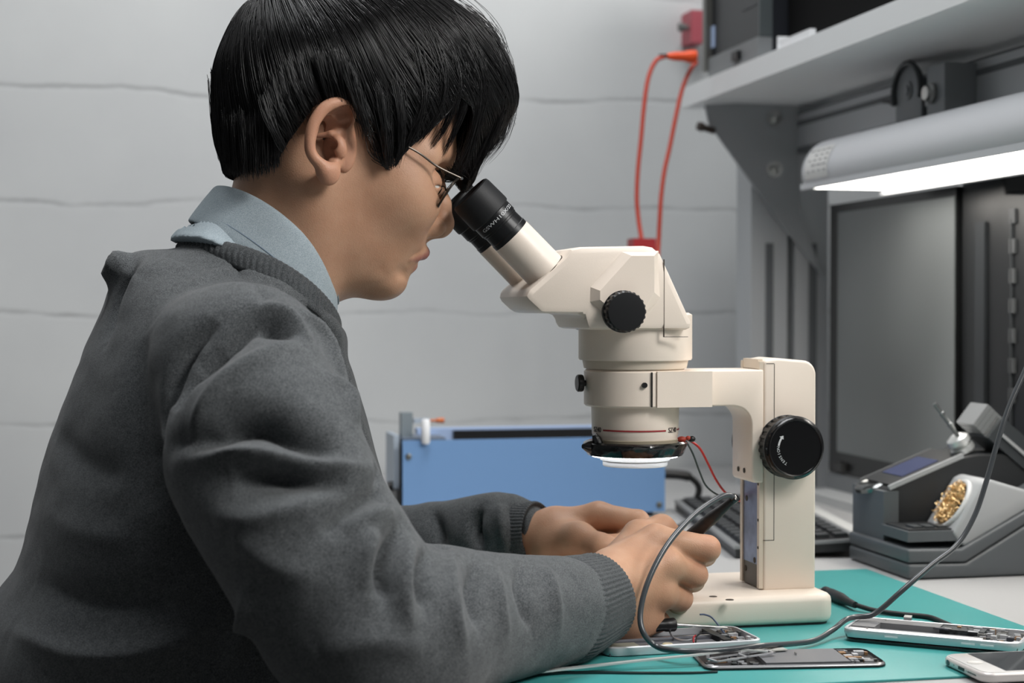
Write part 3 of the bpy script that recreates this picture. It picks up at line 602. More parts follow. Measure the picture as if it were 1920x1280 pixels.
# brass wool cup
hp = S([(1842, 905), (1856, 898), (1935, 925), (2000, 950), (2000, 980), (1925, 956), (1809, 1027), (1786, 1000)], Y0+.004)
hp = S([(1842, 905), (1856, 898), (2010, 950), (2010, 905), (2010, 904), (1925, 955), (1809, 1026), (1786, 1000)], Y0+.004)
hp = S([(1842, 905), (1856, 898), (1930, 920), (2010, 948), (1925, 956), (1809, 1026), (1786, 1000)], Y0+.004)
MB().prism(hp, Y0+.004, Y1-.001, 'y', .0035).obj('wool_cup', m_sl, st)
a = Vector((hp[0][0], (Y0+Y1)/2, hp[0][1])); b = Vector((hp[-1][0], (Y0+Y1)/2, hp[-1][1])); ca = (a+b)/2; d = (b-a); hl = d.length*.5; d.normalize(); nn = Vector((0, 1, 0)).cross(d)
if nn.x > 0: nn = -nn
mb = MB(); ring = [ca+nn*.0008+d*(hl*.90*math.cos(t))+Vector((0, 1, 0))*(.0215*math.sin(t)) for t in np.linspace(0, 2*PI, 41)]
mb.tube(ring, .0028, 8, cap=False); mb.obj('cup_rim', mat('rim_pale', (196, 198, 198), .35), st)
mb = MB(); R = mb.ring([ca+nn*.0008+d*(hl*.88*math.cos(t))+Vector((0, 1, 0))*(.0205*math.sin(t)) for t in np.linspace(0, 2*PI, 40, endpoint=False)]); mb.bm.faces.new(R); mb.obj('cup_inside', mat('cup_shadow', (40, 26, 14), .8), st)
mb = MB()
for k in range(210):
    t = random.uniform(0, 2*PI); r0 = math.sqrt(random.random())*.92; c = ca+d*(hl*.84*r0*math.cos(t))+Vector((0, 1, 0))*(.0190*r0*math.sin(t))+nn*random.uniform(.0, .006)
    e1 = Vector([random.gauss(0, 1) for _ in range(3)]).normalized(); e2 = e1.orthogonal().normalized(); rr_ = random.uniform(.0016, .0034); nt_ = random.uniform(.7, 1.6)
    mb.tube([c+(e2*math.cos(q)+e1.cross(e2)*math.sin(q))*rr_+e1*(q*.0004) for q in np.linspace(0, nt_*2*PI, 12)], .00042, 4)
bw = mb.obj('brass_wool', mat('brass', (240, 208, 156), .36, metal=.9), st); bw['kind'] = 'stuff'; bw['label'] = 'curly brass shavings'
# ================================================================== shelf top equipment
zT = zs+.0295
ins = thing('bench_instrument', 'dark fronted bench instrument with grey foot panel at the far end of the shelf', 'instrument', (.9, 2.11, zT))
iy0, iy1 = PX(1421, 95, xs+.008).y, PX(1322, 130, xs+.008).y; xi = xs+.008
MB().box(xi+.006, xi+.26, iy0+.002, iy1-.01, zT+.001, zT+.26, .003).obj('case', mat('instrument_dark', (34, 36, 41), .4), ins)
MB().box(xi, xi+.02, iy0, iy1-.014, zT, zT+.030, .002).obj('foot_panel', mat('panel_grey', (128, 131, 133), .5), ins)
MB().box(xi+.002, xi+.02, iy0-.0005, iy0+.003, zT+.03, zT+.24, .0008).obj('case_edge', mat('edge_grey', (78, 84, 86), .4), ins)
MB().box(xi-.004, xi+.018, iy1-.0135, iy1+.0, zT+.012, zT+.25, .002).obj('rack_ear', mat('ear_metal', (110, 110, 106), .35, metal=.6), ins)
MB().box(xi-.006, xi-.0, iy0+.062, iy0+.085, zT+.009, zT+.021, .002).obj('rocker_switch', m_blk, ins)
yy = PX(1330, 62, xi).y; MB().box(xi+.0045, xi+.008, yy-.006, yy+.006, zT+.045, zT+.075, .002).obj('indicator', mat('pale_indicator', (150, 165, 190), .3, emit=(150, 170, 205), estr=.25), ins)
for k in range(4): MB().box(xi+.005, xi+.0065, iy0+.02, iy0+.075, zT+.075+k*.02, zT+.077+k*.02, 0).obj('face_line', mat('face_line_grey', (56, 58, 63), .5) if k == 0 else bpy.data.materials['face_line_grey'], ins)
b2 = thing('equipment_case', 'large plain black equipment case standing on the shelf above the lamp', 'equipment case', (1.0, 1.6, zT))
MB().box(xs+.045, 1.28, 1.15, iy0-.012, zT+.002, zT+.30, .004).obj('case', mat('case_black', (7, 7, 8), .8, spec=.15), b2)
MB().box(xs+.05, 1.27, 1.2, iy0-.03, zT-.0004, zT+.003).obj('foot', m_blk, b2)
y1_ = PX(1468, 65, xs+.012).y; y0_ = PX(1536, 58, xs+.012).y
wb_ = thing('card_holder', 'small white plastic bracket standing on the shelf edge before the black case', 'bracket', (xs+.02, (y0_+y1_)/2, zT))
MB().box(xs+.006, xs+.014, y0_+.015, y1_, zT, zT+.011, .001).obj('tray', m_white, wb_); MB().box(xs+.004, xs+.018, y1_-.004, y1_, zT, zT+.017, .001).obj('end_plate', m_white, wb_)
# test leads
m_or = mat('orange_plug', (240, 84, 30), .4); m_rl = mat('red_lead', (196, 74, 56), .45)
pa, pb = PY(1249, 105, 2.17), PY(1304, 106, 2.17)
tl = thing('test_lead', 'red test lead with orange plug at the shelf corner, dropping to a red box', 'test lead', tuple(pa))
MB().lathe(pa, pb-pa, [(0, .003), (.004, .0045), (.012, .006), ((pb-pa).length*.6, .0065), ((pb-pa).length*.8, .0088), ((pb-pa).length, .0088)], 18).obj('plug', m_or, tl)
MB().lathe(pa, pa-pb, [(-.004, .0035), (.010, .0028)], 10).obj('plug_boot', m_blk, tl)
pts = [tuple(PY(a, b, y)) for a, b, y in ((1246, 106, 2.17), (1230, 114, 2.168), (1216, 145, 2.165), (1208, 195, 2.16), (1202, 260, 2.155), (1196, 320, 2.15), (1194, 370, 2.145), (1197, 410, 2.14), (1203, 450, 2.13))]
MB().tube(spline(pts, 6), .0031, 10).obj('cable', m_rl, tl)
p = PY(1203, 456, 2.13); MB().box(p.x-.0155, p.x+.0155, 2.115, 2.145, p.z-.011, p.z+.006, .0015).obj('red_box', mat('red_plastic', (176, 26, 36), .4), tl)
p9 = [p+Vector((0, 0, -.010)), p+Vector((.002, -.03, -.06)), p+Vector((.0, -.05, -.15)), Vector((p.x, YB+.05, bzt+.012))]
MB().tube(spline(p9, 6), .003, 8).obj('lower_cable', m_rl, tl)
pts = [tuple(PY(a, b, y)) for a, b, y in ((1306, 116, 2.19), (1294, 132, 2.185), (1280, 165, 2.18), (1268, 215, 2.175), (1256, 275, 2.17), (1246, 320, 2.165), (1240, 365, 2.16), (1237, 410, 2.155), (1234, 470, 2.15), (1228, 560, 2.12), (1222, 680, 2.10), (1218, 806, 2.07))]
tag(MB().tube(spline(pts, 6), .0031, 10).obj('hanging_lead', m_rl), 'plain pinkish red lead hanging nearest the shelf bracket, without a plug', 'cable')
# red wall clamp behind the shelf end
c = PY(1295, 55, 2.58); rc = thing('wall_clamp', 'blurred red clamp with grey knob on the wall at the top by the shelf', 'clamp', tuple(c))
MB().box(c.x-.009, c.x+.014, 2.55, 2.6, c.z-.026, c.z+.026, .004).obj('body', mat('faded_red', (186, 92, 102), .5), rc)
MB().lathe((c.x-.007, 2.565, c.z), (-1, 0, 0), [(0, .004), (.008, .004), (.009, .007), (.018, .007)], 14).obj('knob', mat('knob_grey', (110, 112, 110), .5), rc)
# ================================================================== phones and tools on the mat
m_pw = mat('pearl_frame', (214, 216, 220), .3, metal=.35); m_tray = mat('dark_tray', (98, 100, 108), .35, metal=.5); m_pcb = mat('circuit_board', (50, 54, 56), .45, var=.5, vscale=260); m_chip = mat('shield_can', (200, 202, 206), .3, metal=.6)
m_cu = mat('copper_pad', (190, 150, 110), .3, metal=.5); m_bat = mat('battery_grey', (112, 113, 117), .4)
def phone_m(cx, cy, z, yaw, tx=0, ty=0): return Matrix.Translation((cx, cy, z)) @ Matrix.Rotation(math.radians(yaw), 4, 'Z') @ Matrix.Rotation(math.radians(tx), 4, 'X') @ Matrix.Rotation(math.radians(ty), 4, 'Y')
def frame_ring(M, L, W, H, t, r=.010, n=8):
    mb = MB(); O = rrect(-L/2, L/2, -W/2, W/2, r, n); I = rrect(-L/2+t, L/2-t, -W/2+t, W/2-t, r-t*.6, n)
    prof = [(I, 0), (O, .0006, -.0008), (O, H*.5, 0), (O, H-.0008, -.0003), (O, H, -.0014), (I, H-.0003, 0), (I, 0, 0)]
    R = []
    for e in prof:
        P_, h = e[0], e[1]; off = e[2] if len(e) > 2 else 0
        s = 1+off/(L/2); R.append(mb.ring([M @ Vector((x*s, y*(1+off/(W/2)), h)) for x, y in P_]))
    mb.skin(R, cap=False); bmesh.ops.remove_doubles(mb.bm, verts=mb.bm.verts[:], dist=1e-6); return mb
def clutter(M, x0, x1, y0, y1, z, cnt, parent, seed, hs=(.0006, .0016), sz_=(.002, .008)):
    rn = random.Random(seed); ms = [m_chip, m_pcb, m_cu, m_tray, m_chip, m_pw, m_pw, m_chip, m_steel]
    for i in range(cnt):
        a = rn.uniform(x0, x1); b = rn.uniform(y0, y1); w = rn.uniform(*sz_); d = rn.uniform(sz_[0], sz_[1]*.7); h = rn.uniform(*hs)
        MB().box(max(a-w/2, x0), min(a+w/2, x1), max(b-d/2, y0), min(b+d/2, y1), z, z+h, .0003, M).obj('component', rn.choice(ms), parent, smooth=False)
def screws(M, pts, z, parent):
    for x, y in pts: MB().lathe(M @ Vector((x, y, z)), M.to_3x3() @ Vector((0, 0, 1)), [(0, .0011), (.0005, .0010)], 8).obj('screw', m_steel, parent)
# A: open chassis under the hands
MA = phone_m(.3935, 1.2085, MZ+.0002, 2.5); LA, WA = .126, .060
ph = thing('phone_chassis', 'opened white phone chassis with loose wires lying in front of the microscope base', 'phone', (.3935, 1.2085, MZ))
frame_ring(MA, LA, WA, .0072, .0024).obj('frame', m_pw, ph)
MB().box(-LA/2+.003, LA/2-.003, -WA/2+.003, WA/2-.003, .0004, .0022, 0, MA).obj('back_plate', m_tray, ph)
MB().box(-.04, .034, -WA/2+.003, -WA/2+.006, .0022, .0058, .0003, MA).box(-.05, .034, .004, .0066, .0022, .0058, .0003, MA).obj('battery_rail', mat('rail_silver', (190, 192, 200), .25, metal=.9), ph)
MB().box(-.05, .032, -.018, .0, .0022, .0032, .0004, MA).obj('battery_well', m_bat, ph)
MB().box(-LA/2+.004, -LA/2+.028, -WA/2+.004, -WA/2+.02, .0022, .0062, .0005, MA).obj('speaker_block', mat('khaki_block', (150, 150, 138), .4), ph)
MB().box(.034, .040, -.02, WA/2-.004, .0022, .0064, .0005, MA).obj('bulkhead', m_blk, ph)
clutter(MA, .040, LA/2-.004, -WA/2+.004, WA/2-.004, .0022, 26, ph, 3, (.001, .0040)); screws(MA, [(.05, -.02), (.055, .018), (-.03, -.024), (.03, -.024)], .0062, ph)
def wire(pts, r, m, parent, name='wire'): return MB().tube(spline(pts, 6), r, 6).obj(name, m, parent)
A_ = lambda x, y, z: tuple(MA @ Vector((x, y, z)))
wire([A_(.047, .012, .005), A_(.043, .014, .011), A_(.039, .018, .0165), A_(.034, .02, .0185), A_(.030, .02, .0188)], .0007, mat('blue_grey_wire', (96, 110, 135), .4), ph)
wire([A_(.002, .014, .010), A_(.002, .010, .007), A_(.0025, .002, .005), A_(.008, -.006, .0045), A_(.016, -.008, .006)], .0008, m_chip, ph)
wire([A_(.014, -.012, .004), A_(.018, -.006, .008), A_(.026, -.004, .009), A_(.036, -.010, .006), A_(.045, -.012, .005)], .0006, m_blk, ph)
wire([A_(.012, -.013, .004), A_(.014, -.008, .007), A_(.017, -.004, .0075)], .0008, m_red, ph)
MB().lathe(A_(-.012, -.021, .0022), (0, 0, 1), [(0, .0042), (.0035, .0042), (.0042, .0034), (.0042, .0)], 20).obj('vibration_motor', mat('brass_ring', (226, 214, 180), .3, metal=.3), ph)
# B: dark back assembly in front
MBm = phone_m(.4585, 1.1365, MZ+.0003, -7.2); LB, WB = .134, .055
pb_ = thing('phone_back_panel', 'dark stripped phone back with flex strips lying nearest to the camera', 'phone', (.4585, 1.1365, MZ))
mb = MB(); mb.prism(rrect(-LB/2, LB/2, -WB/2, WB/2, .009), 0, .0012, 'z', .0004, MBm, ang=60); mb.obj('lid', m_blk, pb_)
frame_ring(MBm, LB, WB, .0030, .0012, .009).obj('rim', mat('bright_rim', (150, 150, 152), .3, metal=.7), pb_)
MB().box(-.022, .040, -WB/2+.004, WB/2-.006, .0012, .0040, .0008, MBm).obj('battery', m_bat, pb_)
V, Fc = text_mesh('YY', .004, .00005); mesh_obj('print_mark', [tuple(MBm @ Vector((v.x+.004, v.y-.004, .0041+v.z))) for v in V], Fc, m_silv, pb_, False) if 0 else None
MB().box(.006, .0066, .0, .005, .004, .0058, .0, MBm).obj('pin', m_steel, pb_)
clutter(MBm, .042, LB/2-.004, -WB/2+.004, WB/2-.004, .0012, 26, pb_, 9, (.0012, .0026)); clutter(MBm, -LB/2+.003, -.026, -WB/2+.005, WB/2-.004, .0012, 26, pb_, 12, (.001, .003))
F_ = MBm @ phone_m(-.036, -.006, .0052, 22, 0, -2)
MB().box(-.026, .026, .0045, .0062, 0, .0010, .0002, F_).box(-.026, .026, -.0062, -.0045, 0, .0010, .0002, F_).box(-.026, -.024, -.0062, .0062, 0, .001, 0, F_).box(.024, .026, -.0062, .0062, 0, .001, 0, F_).box(0, .002, -.0062, .0062, 0, .001, 0, F_).obj('flex_bracket', m_chip, pb_)
MB().box(-.02, .006, .012, .02, .0046, .0054, .0002, MBm @ phone_m(0, 0, .0003, 12)).obj('flex_strip', mat('flex_pale', (176, 176, 170), .4), pb_)
# C: open chassis at right
d = Vector((.6249-.5267, 1.1173-1.1967)); yw = math.degrees(math.atan2(d.y, d.x)); LC, WC = .136, .056
cc = Vector((.5267, 1.1967))+d.normalized()*(LC/2)+Vector((-d.y, d.x)).normalized()*(WC/2)
MC = phone_m(cc.x, cc.y, MZ+.0031, yw, 0, 0)
pc_ = thing('phone_chassis', 'opened silver phone chassis raised on its dark screen, right of the microscope base', 'phone', (cc.x, cc.y, MZ))
mb = MB(); mb.prism(rrect(-LC/2+.002, LC/2-.001, -WC/2+.001, WC/2, .009), -.0029, -.0005, 'z', .0004, MC, ang=60); mb.obj('screen', m_gls, pc_)
frame_ring(MC, LC, WC, .0074, .0030).obj('frame', m_pw, pc_)
MB().box(-LC/2+.003, LC/2-.003, -WC/2+.003, WC/2-.003, .0002, .0026, 0, MC).obj('mid_plate', mat('mid_plate_grey', (150, 150, 150), .35, metal=.6), pc_)
MB().box(-LC/2+.004, LC/2-.03, -WC/2+.0028, -WC/2+.012, .0026, .0066, .0006, MC).obj('side_ledge', mat('ledge_white', (220, 220, 220), .35), pc_)
MB().box(-LC/2+.004, -LC/2+.022, -.012, WC/2-.004, .0026, .0070, .0006, MC).box(-LC/2+.02, .0, WC/2-.02, WC/2-.004, .0026, .0072, .0006, MC).obj('speaker_block', mat('speaker_grey', (140, 140, 142), .35, metal=.3), pc_)
MB().box(-LC/2+.022, LC/2-.036, -WC/2+.014, WC/2-.022, .0026, .0030, 0, MC).obj('battery_well', m_bat, pc_)
MB().box(.0, .034, WC/2-.02, WC/2-.004, .0026, .0062, .0004, MC).obj('logic_board', m_pcb, pc_)
clutter(MC, .030, LC/2-.004, -WC/2+.004, WC/2-.004, .0026, 48, pc_, 21, (.002, .0046), (.002, .007)); clutter(MC, -.01, .03, WC/2-.022, WC/2-.004, .006, 10, pc_, 23, (.0004, .0012))
screws(MC, [(-.05, -.018), (-.045, .02), (.02, .018), (.045, -.02)], .0070, pc_)
MB().box(-.028, -.022, .012, .016, .0072, .0098, .0006, MC @ Matrix.Rotation(.3, 4, 'X')).obj('spring_tab', m_steel, pc_)
for x in (-.034, .024, .038): MB().box(x, x+.010, -WC/2-.0004, -WC/2+.001, .0028, .0040, .0004, MC).obj('side_button', mat('button_bright', (236, 238, 240), .3) if x < 0 else bpy.data.materials['button_bright'], pc_)
# D: white phone at the frame corner
MD = phone_m(.6315, 1.0685, MZ+.0002, -1.5); LD, WD = .138, .067
pd = thing('smartphone', 'whole white smartphone lying at the near right corner of the mat', 'phone', (.6315, 1.0685, MZ))
mb = MB(); mb.prism(rrect(-LD/2, LD/2, -WD/2, WD/2, .010), 0, .0070, 'z', .0026, MD, ang=60, seg=4); mb.obj('body', mat('pearl_pink_white', (222, 216, 214), .3, metal=.25), pd)
mb = MB(); mb.prism(rrect(-LD/2+.002, LD/2-.002, -WD/2+.002, WD/2-.002, .009), .0066, .0074, 'z', .0003, MD, ang=60); mb.obj('front_glass', mat('white_glass', (226, 224, 222), .12, coat=.5), pd)
MB().box(-LD/2+.019, LD/2-.018, -WD/2+.0045, WD/2-.0045, .0073, .0076, 0, MD).obj('screen', mat('phone_screen_grey', (74, 77, 80), .12, coat=.6), pd)
MB().lathe(MD @ Vector((-LD/2+.0102, 0, .0073)), (0, 0, 1), [(0, .0056), (.0003, .0056), (.0003, .005), (.0002, .0048)], 28).obj('home_button', mat('home_ring', (206, 204, 200), .3), pd)
MB().lathe(MD @ Vector((-LD/2-.0001, .021, .0035)), (-1, 0, 0), [(-.001, .0021), (.0003, .0021), (.0003, .0017)], 16).obj('audio_jack', mat('jack_metal', (90, 90, 92), .3, metal=.8), pd)
MB().box(-LD/2-.0004, -LD/2+.001, -.0045, .0045, .0024, .0046, .0009, MD).obj('charging_port', m_blk, pd)
for k in range(6): MB().box(-LD/2-.0003, -LD/2+.001, -.011-k*.0022, -.010-k*.0022, .003, .004, .0003, MD).obj('speaker_hole', m_blk, pd)
for y in (.012, -.0075): MB().lathe(MD @ Vector((-LD/2-.0001, y, .0035)), (-1, 0, 0), [(-.001, .0008), (.0003, .0007)], 8).obj('end_screw', m_steel, pd)
# screwdriver
sd = thing('screwdriver', 'small black handled screwdriver resting across the opened white phone under the hand', 'screwdriver', (.385, 1.218, MZ+.008))
a = Vector((.345, 1.2175, MZ+.0136)); b = Vector((.3995, 1.2215, MZ+.0136)); L_ = (b-a).length
MB().lathe(a, b-a, [(0, .0038), (.002, .005), (L_*.5, .0052), (L_*.82, .0046), (L_*.86, .0052), (L_-.001, .0053), (L_, .0047)], 24, mod=lambda t, h: 1+(.03*math.sin(8*t) if .003 < h < L_*.8 else 0)).obj('handle', m_blk, sd)
MB().lathe(b, Vector((.042, .002, -.0046)), [(0, .0012), (.002, .0013), (.038, .0012), (.044, .0005)], 12).obj('shaft', m_steel, sd)
# tweezers
tz = thing('tweezers', 'long slim steel tweezers lying open across the mat in front of the sleeve', 'tweezers', (.33, 1.14, MZ))
def blade(pts, w0, w1, m):
    mb = MB(); R = []; sp = [Vector(p) for p in spline(pts, 6)]
    for i, p in enumerate(sp):
        t = (sp[min(i+1, len(sp)-1)]-sp[max(0, i-1)]).normalized(); s = t.cross(Vector((0, 0, 1))).normalized(); w = w0+(w1-w0)*i/(len(sp)-1)
        R.append(mb.ring([p+s*w+Vector((0, 0, .0006)), p-s*w+Vector((0, 0, .0006)), p-s*w-Vector((0, 0, .0006)), p+s*w-Vector((0, 0, .0006))]))
    mb.skin(R); return mb.obj('blade', m, tz)
q_ = lambda px, py, z: tuple(PZ(px, py, z))
blade([q_(905, 1270, .7545), q_(1000, 1260, .7555), q_(1100, 1249, .7565), q_(1200, 1238, .758), q_(1300, 1228, .760), q_(1380, 1219, .7605), q_(1440, 1221, .7600)], .0030, .0010, mat('tweezer_steel', (214, 216, 214), .35, metal=.45))
blade([q_(905, 1270, .7529), q_(1000, 1262, .7529), q_(1100, 1260, .7529), q_(1200, 1261, .7529), q_(1290, 1261, .7529), q_(1345, 1259, .7529)], .0030, .0010, mat('tweezer_dark', (70, 74, 76), .3, metal=.9))
# DC plug lead
dc = thing('barrel_plug_lead', 'black power lead with round barrel plug lying right of the microscope post', 'cable', (.6, 1.33, MZ))
P_ = [Vector(q_(1546, 1108, .7572)), Vector(q_(1604, 1134, .7572))]; dd = P_[1]-P_[0]; L_ = dd.length
MB().lathe(P_[0], dd, [(0, .0030), (.002, .0048), (L_*.12, .0048), (L_*.14, .0042), (L_*.2, .0042), (L_*.22, .0052), (L_*.55, .0052), (L_*.7, .0040), (L_*.72, .0036), (L_, .0028)], 20).obj('plug_body', m_rub, dc)
MB().lathe(P_[0]-dd.normalized()*.010, dd, [(0, .0012), (.0003, .0016), (.009, .0016), (.0092, .003), (.012, .003)], 14).obj('plug_tip', m_steel, dc)
MB().tube(spline([P_[1]-dd*.05, Vector(q_(1640, 1144, .7550)), Vector(q_(1690, 1151, .7542)), Vector(q_(1740, 1156, .7542)), Vector(q_(1768, 1166, .7542)), Vector(q_(1800, 1180, .7542))], 6), .0021, 10).obj('cable', m_rub, dc)
# cable of the soldering pen
cb = [tuple(PY(a, b, y)) for a, b, y in ((1376, 934, 1.223), (1366, 928, 1.2215), (1345, 934, 1.215), (1300, 966, 1.205), (1252, 1020, 1.192), (1217, 1085, 1.180), (1201, 1145, 1.172), (1206, 1185, 1.165))]
cb += [q_(1232, 1212, .7618), q_(1275, 1220, .7618), q_(1340, 1219, .7618), q_(1420, 1211, .7618), q_(1490, 1206, .757), q_(1530, 1199, .7562), q_(1562, 1180, .759), q_(1585, 1162, .7645), q_(1605, 1156, .7655), q_(1640, 1150, .768)]
cb += [tuple(PY(a, b, y)) for a, b, y in ((1690, 1108, 1.215), (1745, 1060, 1.22), (1795, 1020, 1.225), (1828, 965, 1.23), (1850, 900, 1.235), (1870, 830, 1.24), (1893, 760, 1.245), (1925, 688, 1.25), (1980, 560, 1.26), (2060, 420, 1.28))]
sp = spline(cb, 7); pen_cable = MB().tube(sp, .0022, 12).obj('iron_cable', mat('glossy_grey_cable', (62, 66, 70), .28, coat=.4))
tag(pen_cable, 'glossy dark cable looping from the soldering pen across the mat and up at right', 'cable')
# ================================================================== person
def M_(px, py, dy=0.): return PY(px, py, YC+dy)
def xz(pts, dy=0.): return [(M_(a, b, dy).x, M_(a, b, dy).z) for a, b in pts]
def closed_spline(P, n=5):
    P = [np.array(p, float) for p in P]; m = len(P); out = []
    for i in range(m):
        a, b, c, d = P[i-1], P[i], P[(i+1) % m], P[(i+2) % m]
        for k in range(n):
            t = k/n; out.append(.5*((2*b)+(-a+c)*t+(2*a-5*b+4*c-d)*t*t+(-a+3*b-3*c+d)*t**3))
    return np.array(out)
def wfield(pts, sig):
    C = np.array([(M_(a, b).x, M_(a, b).z) for a, b, _ in pts], np.float32); Wv = np.array([w for *_, w in pts], np.float32)/1000
    def f(X, Z):
        n = np.zeros_like(X); d = np.full_like(X, 1e-9)
        for (cx, cz), w in zip(C, Wv):
            g = 1/(((X-cx)**2+(Z-cz)**2)/(sig*sig)+.6)**2; n += g*w; d += g
        return n/d
    return f
_tab = {}
def blur1(A, k):
    r_ = int(k*3); w = np.exp(-.5*(np.arange(-r_, r_+1)/k)**2); w /= w.sum()
    A = np.pad(A, ((r_, r_), (0, 0)), 'edge'); n = A.shape[0]-2*r_
    return sum(w[i]*A[i:i+n] for i in range(2*r_+1))
def table(poly, wf, sm):
    """profile distance and half-width on a fine grid; the distance is smoothed deep inside so no ridge shows on the side"""
    key = (id(poly), id(wf), sm)
    if key in _tab: return _tab[key]
    h = .0015; x0, z0 = poly.min(0)-.06; x1, z1 = poly.max(0)+.06; nx, nz = int((x1-x0)/h)+2, int((z1-z0)/h)+2
    X, Z = np.meshgrid(x0+h*np.arange(nx), z0+h*np.arange(nz), indexing='ij'); X = X.astype(np.float32); Z = Z.astype(np.float32)
    p = poly_sd(X.ravel(), Z.ravel(), poly).reshape(X.shape); k = sm/h
    b = blur1(blur1(p, k).T, k).T; b2 = blur1(blur1(p, k*.4).T, k*.4).T
    t = np.clip((-p-.002)/(.5*sm), 0, 1); t = t*t*(3-2*t); t2 = np.clip((-p-.6*sm)/(1.0*sm), 0, 1); t2 = t2*t2*(3-2*t2)
    p = p*(1-t)+b2*t; p = p*(1-t2)+b*t2
    w = wf(X.ravel(), Z.ravel()).reshape(X.shape); _tab[key] = (x0, z0, h, p.astype(np.float32), w.astype(np.float32), poly, wf); return _tab[key]
def bil(T, u, v):
    i = np.clip(u.astype(np.int32), 0, T.shape[0]-2); j = np.clip(v.astype(np.int32), 0, T.shape[1]-2); a = np.clip(u-i, 0, 1); b = np.clip(v-j, 0, 1)
    return (T[i, j]*(1-a)+T[i+1, j]*a)*(1-b)+(T[i, j+1]*(1-a)+T[i+1, j+1]*a)*b
def inflate(P, poly, wf, tp, sm=.016):
    x0, z0, h, pt, wt, *_ = table(poly, wf, sm)
    u = (P[:, 0]-x0)/h; v = (P[:, 2]-z0)/h; y = np.abs(P[:, 1]-YC); p = bil(pt, u, v); w = bil(wt, u, v)
    ex = np.maximum(np.maximum(-u, u-pt.shape[0]+1), np.maximum(-v, v-pt.shape[1]+1)); p = p+np.maximum(ex, 0)*h
    a = np.maximum(p+tp, 0)/tp; b = y/w
    return (np.sqrt(a*a+b*b+1e-12)-1)*np.minimum(tp, w)*.8
# ---- head
HEAD = closed_spline(xz([(600, -18), (690, -5), (770, 45), (828, 120), (852, 190), (856, 245), (848, 290), (828, 322), (812, 350), (803, 380), (799, 410), (797, 440), (795, 462), (790, 478), (779, 486), (771, 497), (761, 512), (749, 517), (746, 531), (731, 546), (706, 554), (680, 557), (650, 556), (600, 560), (540, 540), (490, 450), (470, 350), (440, 270), (428, 200), (438, 120), (480, 40), (540, -5)]))
WH = wfield([(600, 30, 62), (610, 140, 76), (470, 180, 66), (530, 300, 66), (750, 200, 70), (825, 230, 60), (750, 320, 69), (815, 300, 62), (780, 400, 59), (740, 470, 54), (700, 530, 45), (640, 440, 58), (590, 370, 60), (600, 520, 52), (520, 450, 54)], .05)
E_ = lambda px, py, dy, r, rot=0: (M_(px, py, dy), r, rotY(rot) if rot else None)
def head_f(P):
    d = inflate(P, HEAD, WH, .052)
    s = P.copy(); s[:, 1] = YC-np.abs(s[:, 1]-YC)            # mirrored coordinates, near side
    # neck with its cord muscle
    nk = caps(P, M_(468, 545), M_(612, 330), .048, .056); d = smin(d, nk, .028)
    d = smin(d, caps(s, M_(590, 345, -.052), M_(575, 560, -.030), .012, .010), .022)
    # cheekbone, brow, chin
    d = smin(d, ell(s, M_(768, 366, -.040), (.022, .018, .018), rotY(.5)), .03)
    d = smin(d, caps(s, M_(832, 298, -.012), M_(806, 292, -.048), .007, .006), .016)
    d = smin(d, ell(P, M_(722, 526), (.016, .018, .013)), .014)
    # socket, then lids
    d = smax(d, -ell(s, M_(826, 340, -.034), (.0110, .016, .010)), .014)
    d = smin(d, ell(s, M_(798, 344, -.032), (.0130, .0135, .0125)), .004)
    d = smax(d, -caps(s, M_(829, 346, -.024), M_(818, 350, -.043), .0022, .0012), .0015)
    # nose
    n = chain(P, [M_(812, 320), M_(818, 350), M_(826, 382), M_(829, 414)], [.0060, .0068, .0080, .0090], .004)
    n = smin(n, ell(P, M_(827, 423), (.0090, .0105, .0085)), .006)
    n = smin(n, ell(s, M_(812, 426, -.0135), (.0098, .0062, .0080), rotY(.3)), .006)
    n = smin(n, caps(P, M_(826, 434), M_(800, 440), .0042, .0050), .005)
    d = smin(d, n, .006)
    d = smax(d, -ell(s, M_(818, 442, -.0085), (.0058, .0030, .0036)), .003)
    # lips
    up = chain(s, [M_(794.5, 473), M_(791, 474, -.008), M_(780, 480, -.017), M_(770, 484, -.023)], [.0050, .0048, .0036, .0018], .004)
    lo_ = chain(s, [M_(770.5, 497), M_(768, 496, -.008), M_(764, 490, -.016), M_(764, 485, -.022)], [.0054, .0052, .0040, .0018], .004)
    d = smin(d, up, .004); d = smin(d, lo_, .004)
    cut = chain(s, [M_(794, 485), M_(780, 485, -.010), M_(770, 484.5, -.020), M_(763, 486, -.025)], [.0009, .0008, .0008, .0006], .001)
    d = smax(d, -cut, .0016)
    return d
def lip_mask(V):
    s = V.copy(); s[:, 1] = YC-np.abs(s[:, 1]-YC)
    up = chain(s, [M_(794.5, 474), M_(791, 475, -.008), M_(780, 480, -.017), M_(768, 485, -.024)], [.0055, .0052, .0040, .0018], .002)
    lo_ = chain(s, [M_(770.5, 496), M_(768, 496, -.008), M_(764, 490, -.016), M_(762, 485, -.024)], [.0058, .0054, .0042, .0018], .002)
    return np.clip(1-np.minimum(up, lo_)/.0012, 0, 1)
c0 = M_(640, 270)
hv = sdf_mesh(head_f, (c0.x-.13, YC-.09, c0.z-.165), (c0.x+.115, YC+.09, c0.z+.135), .0016)
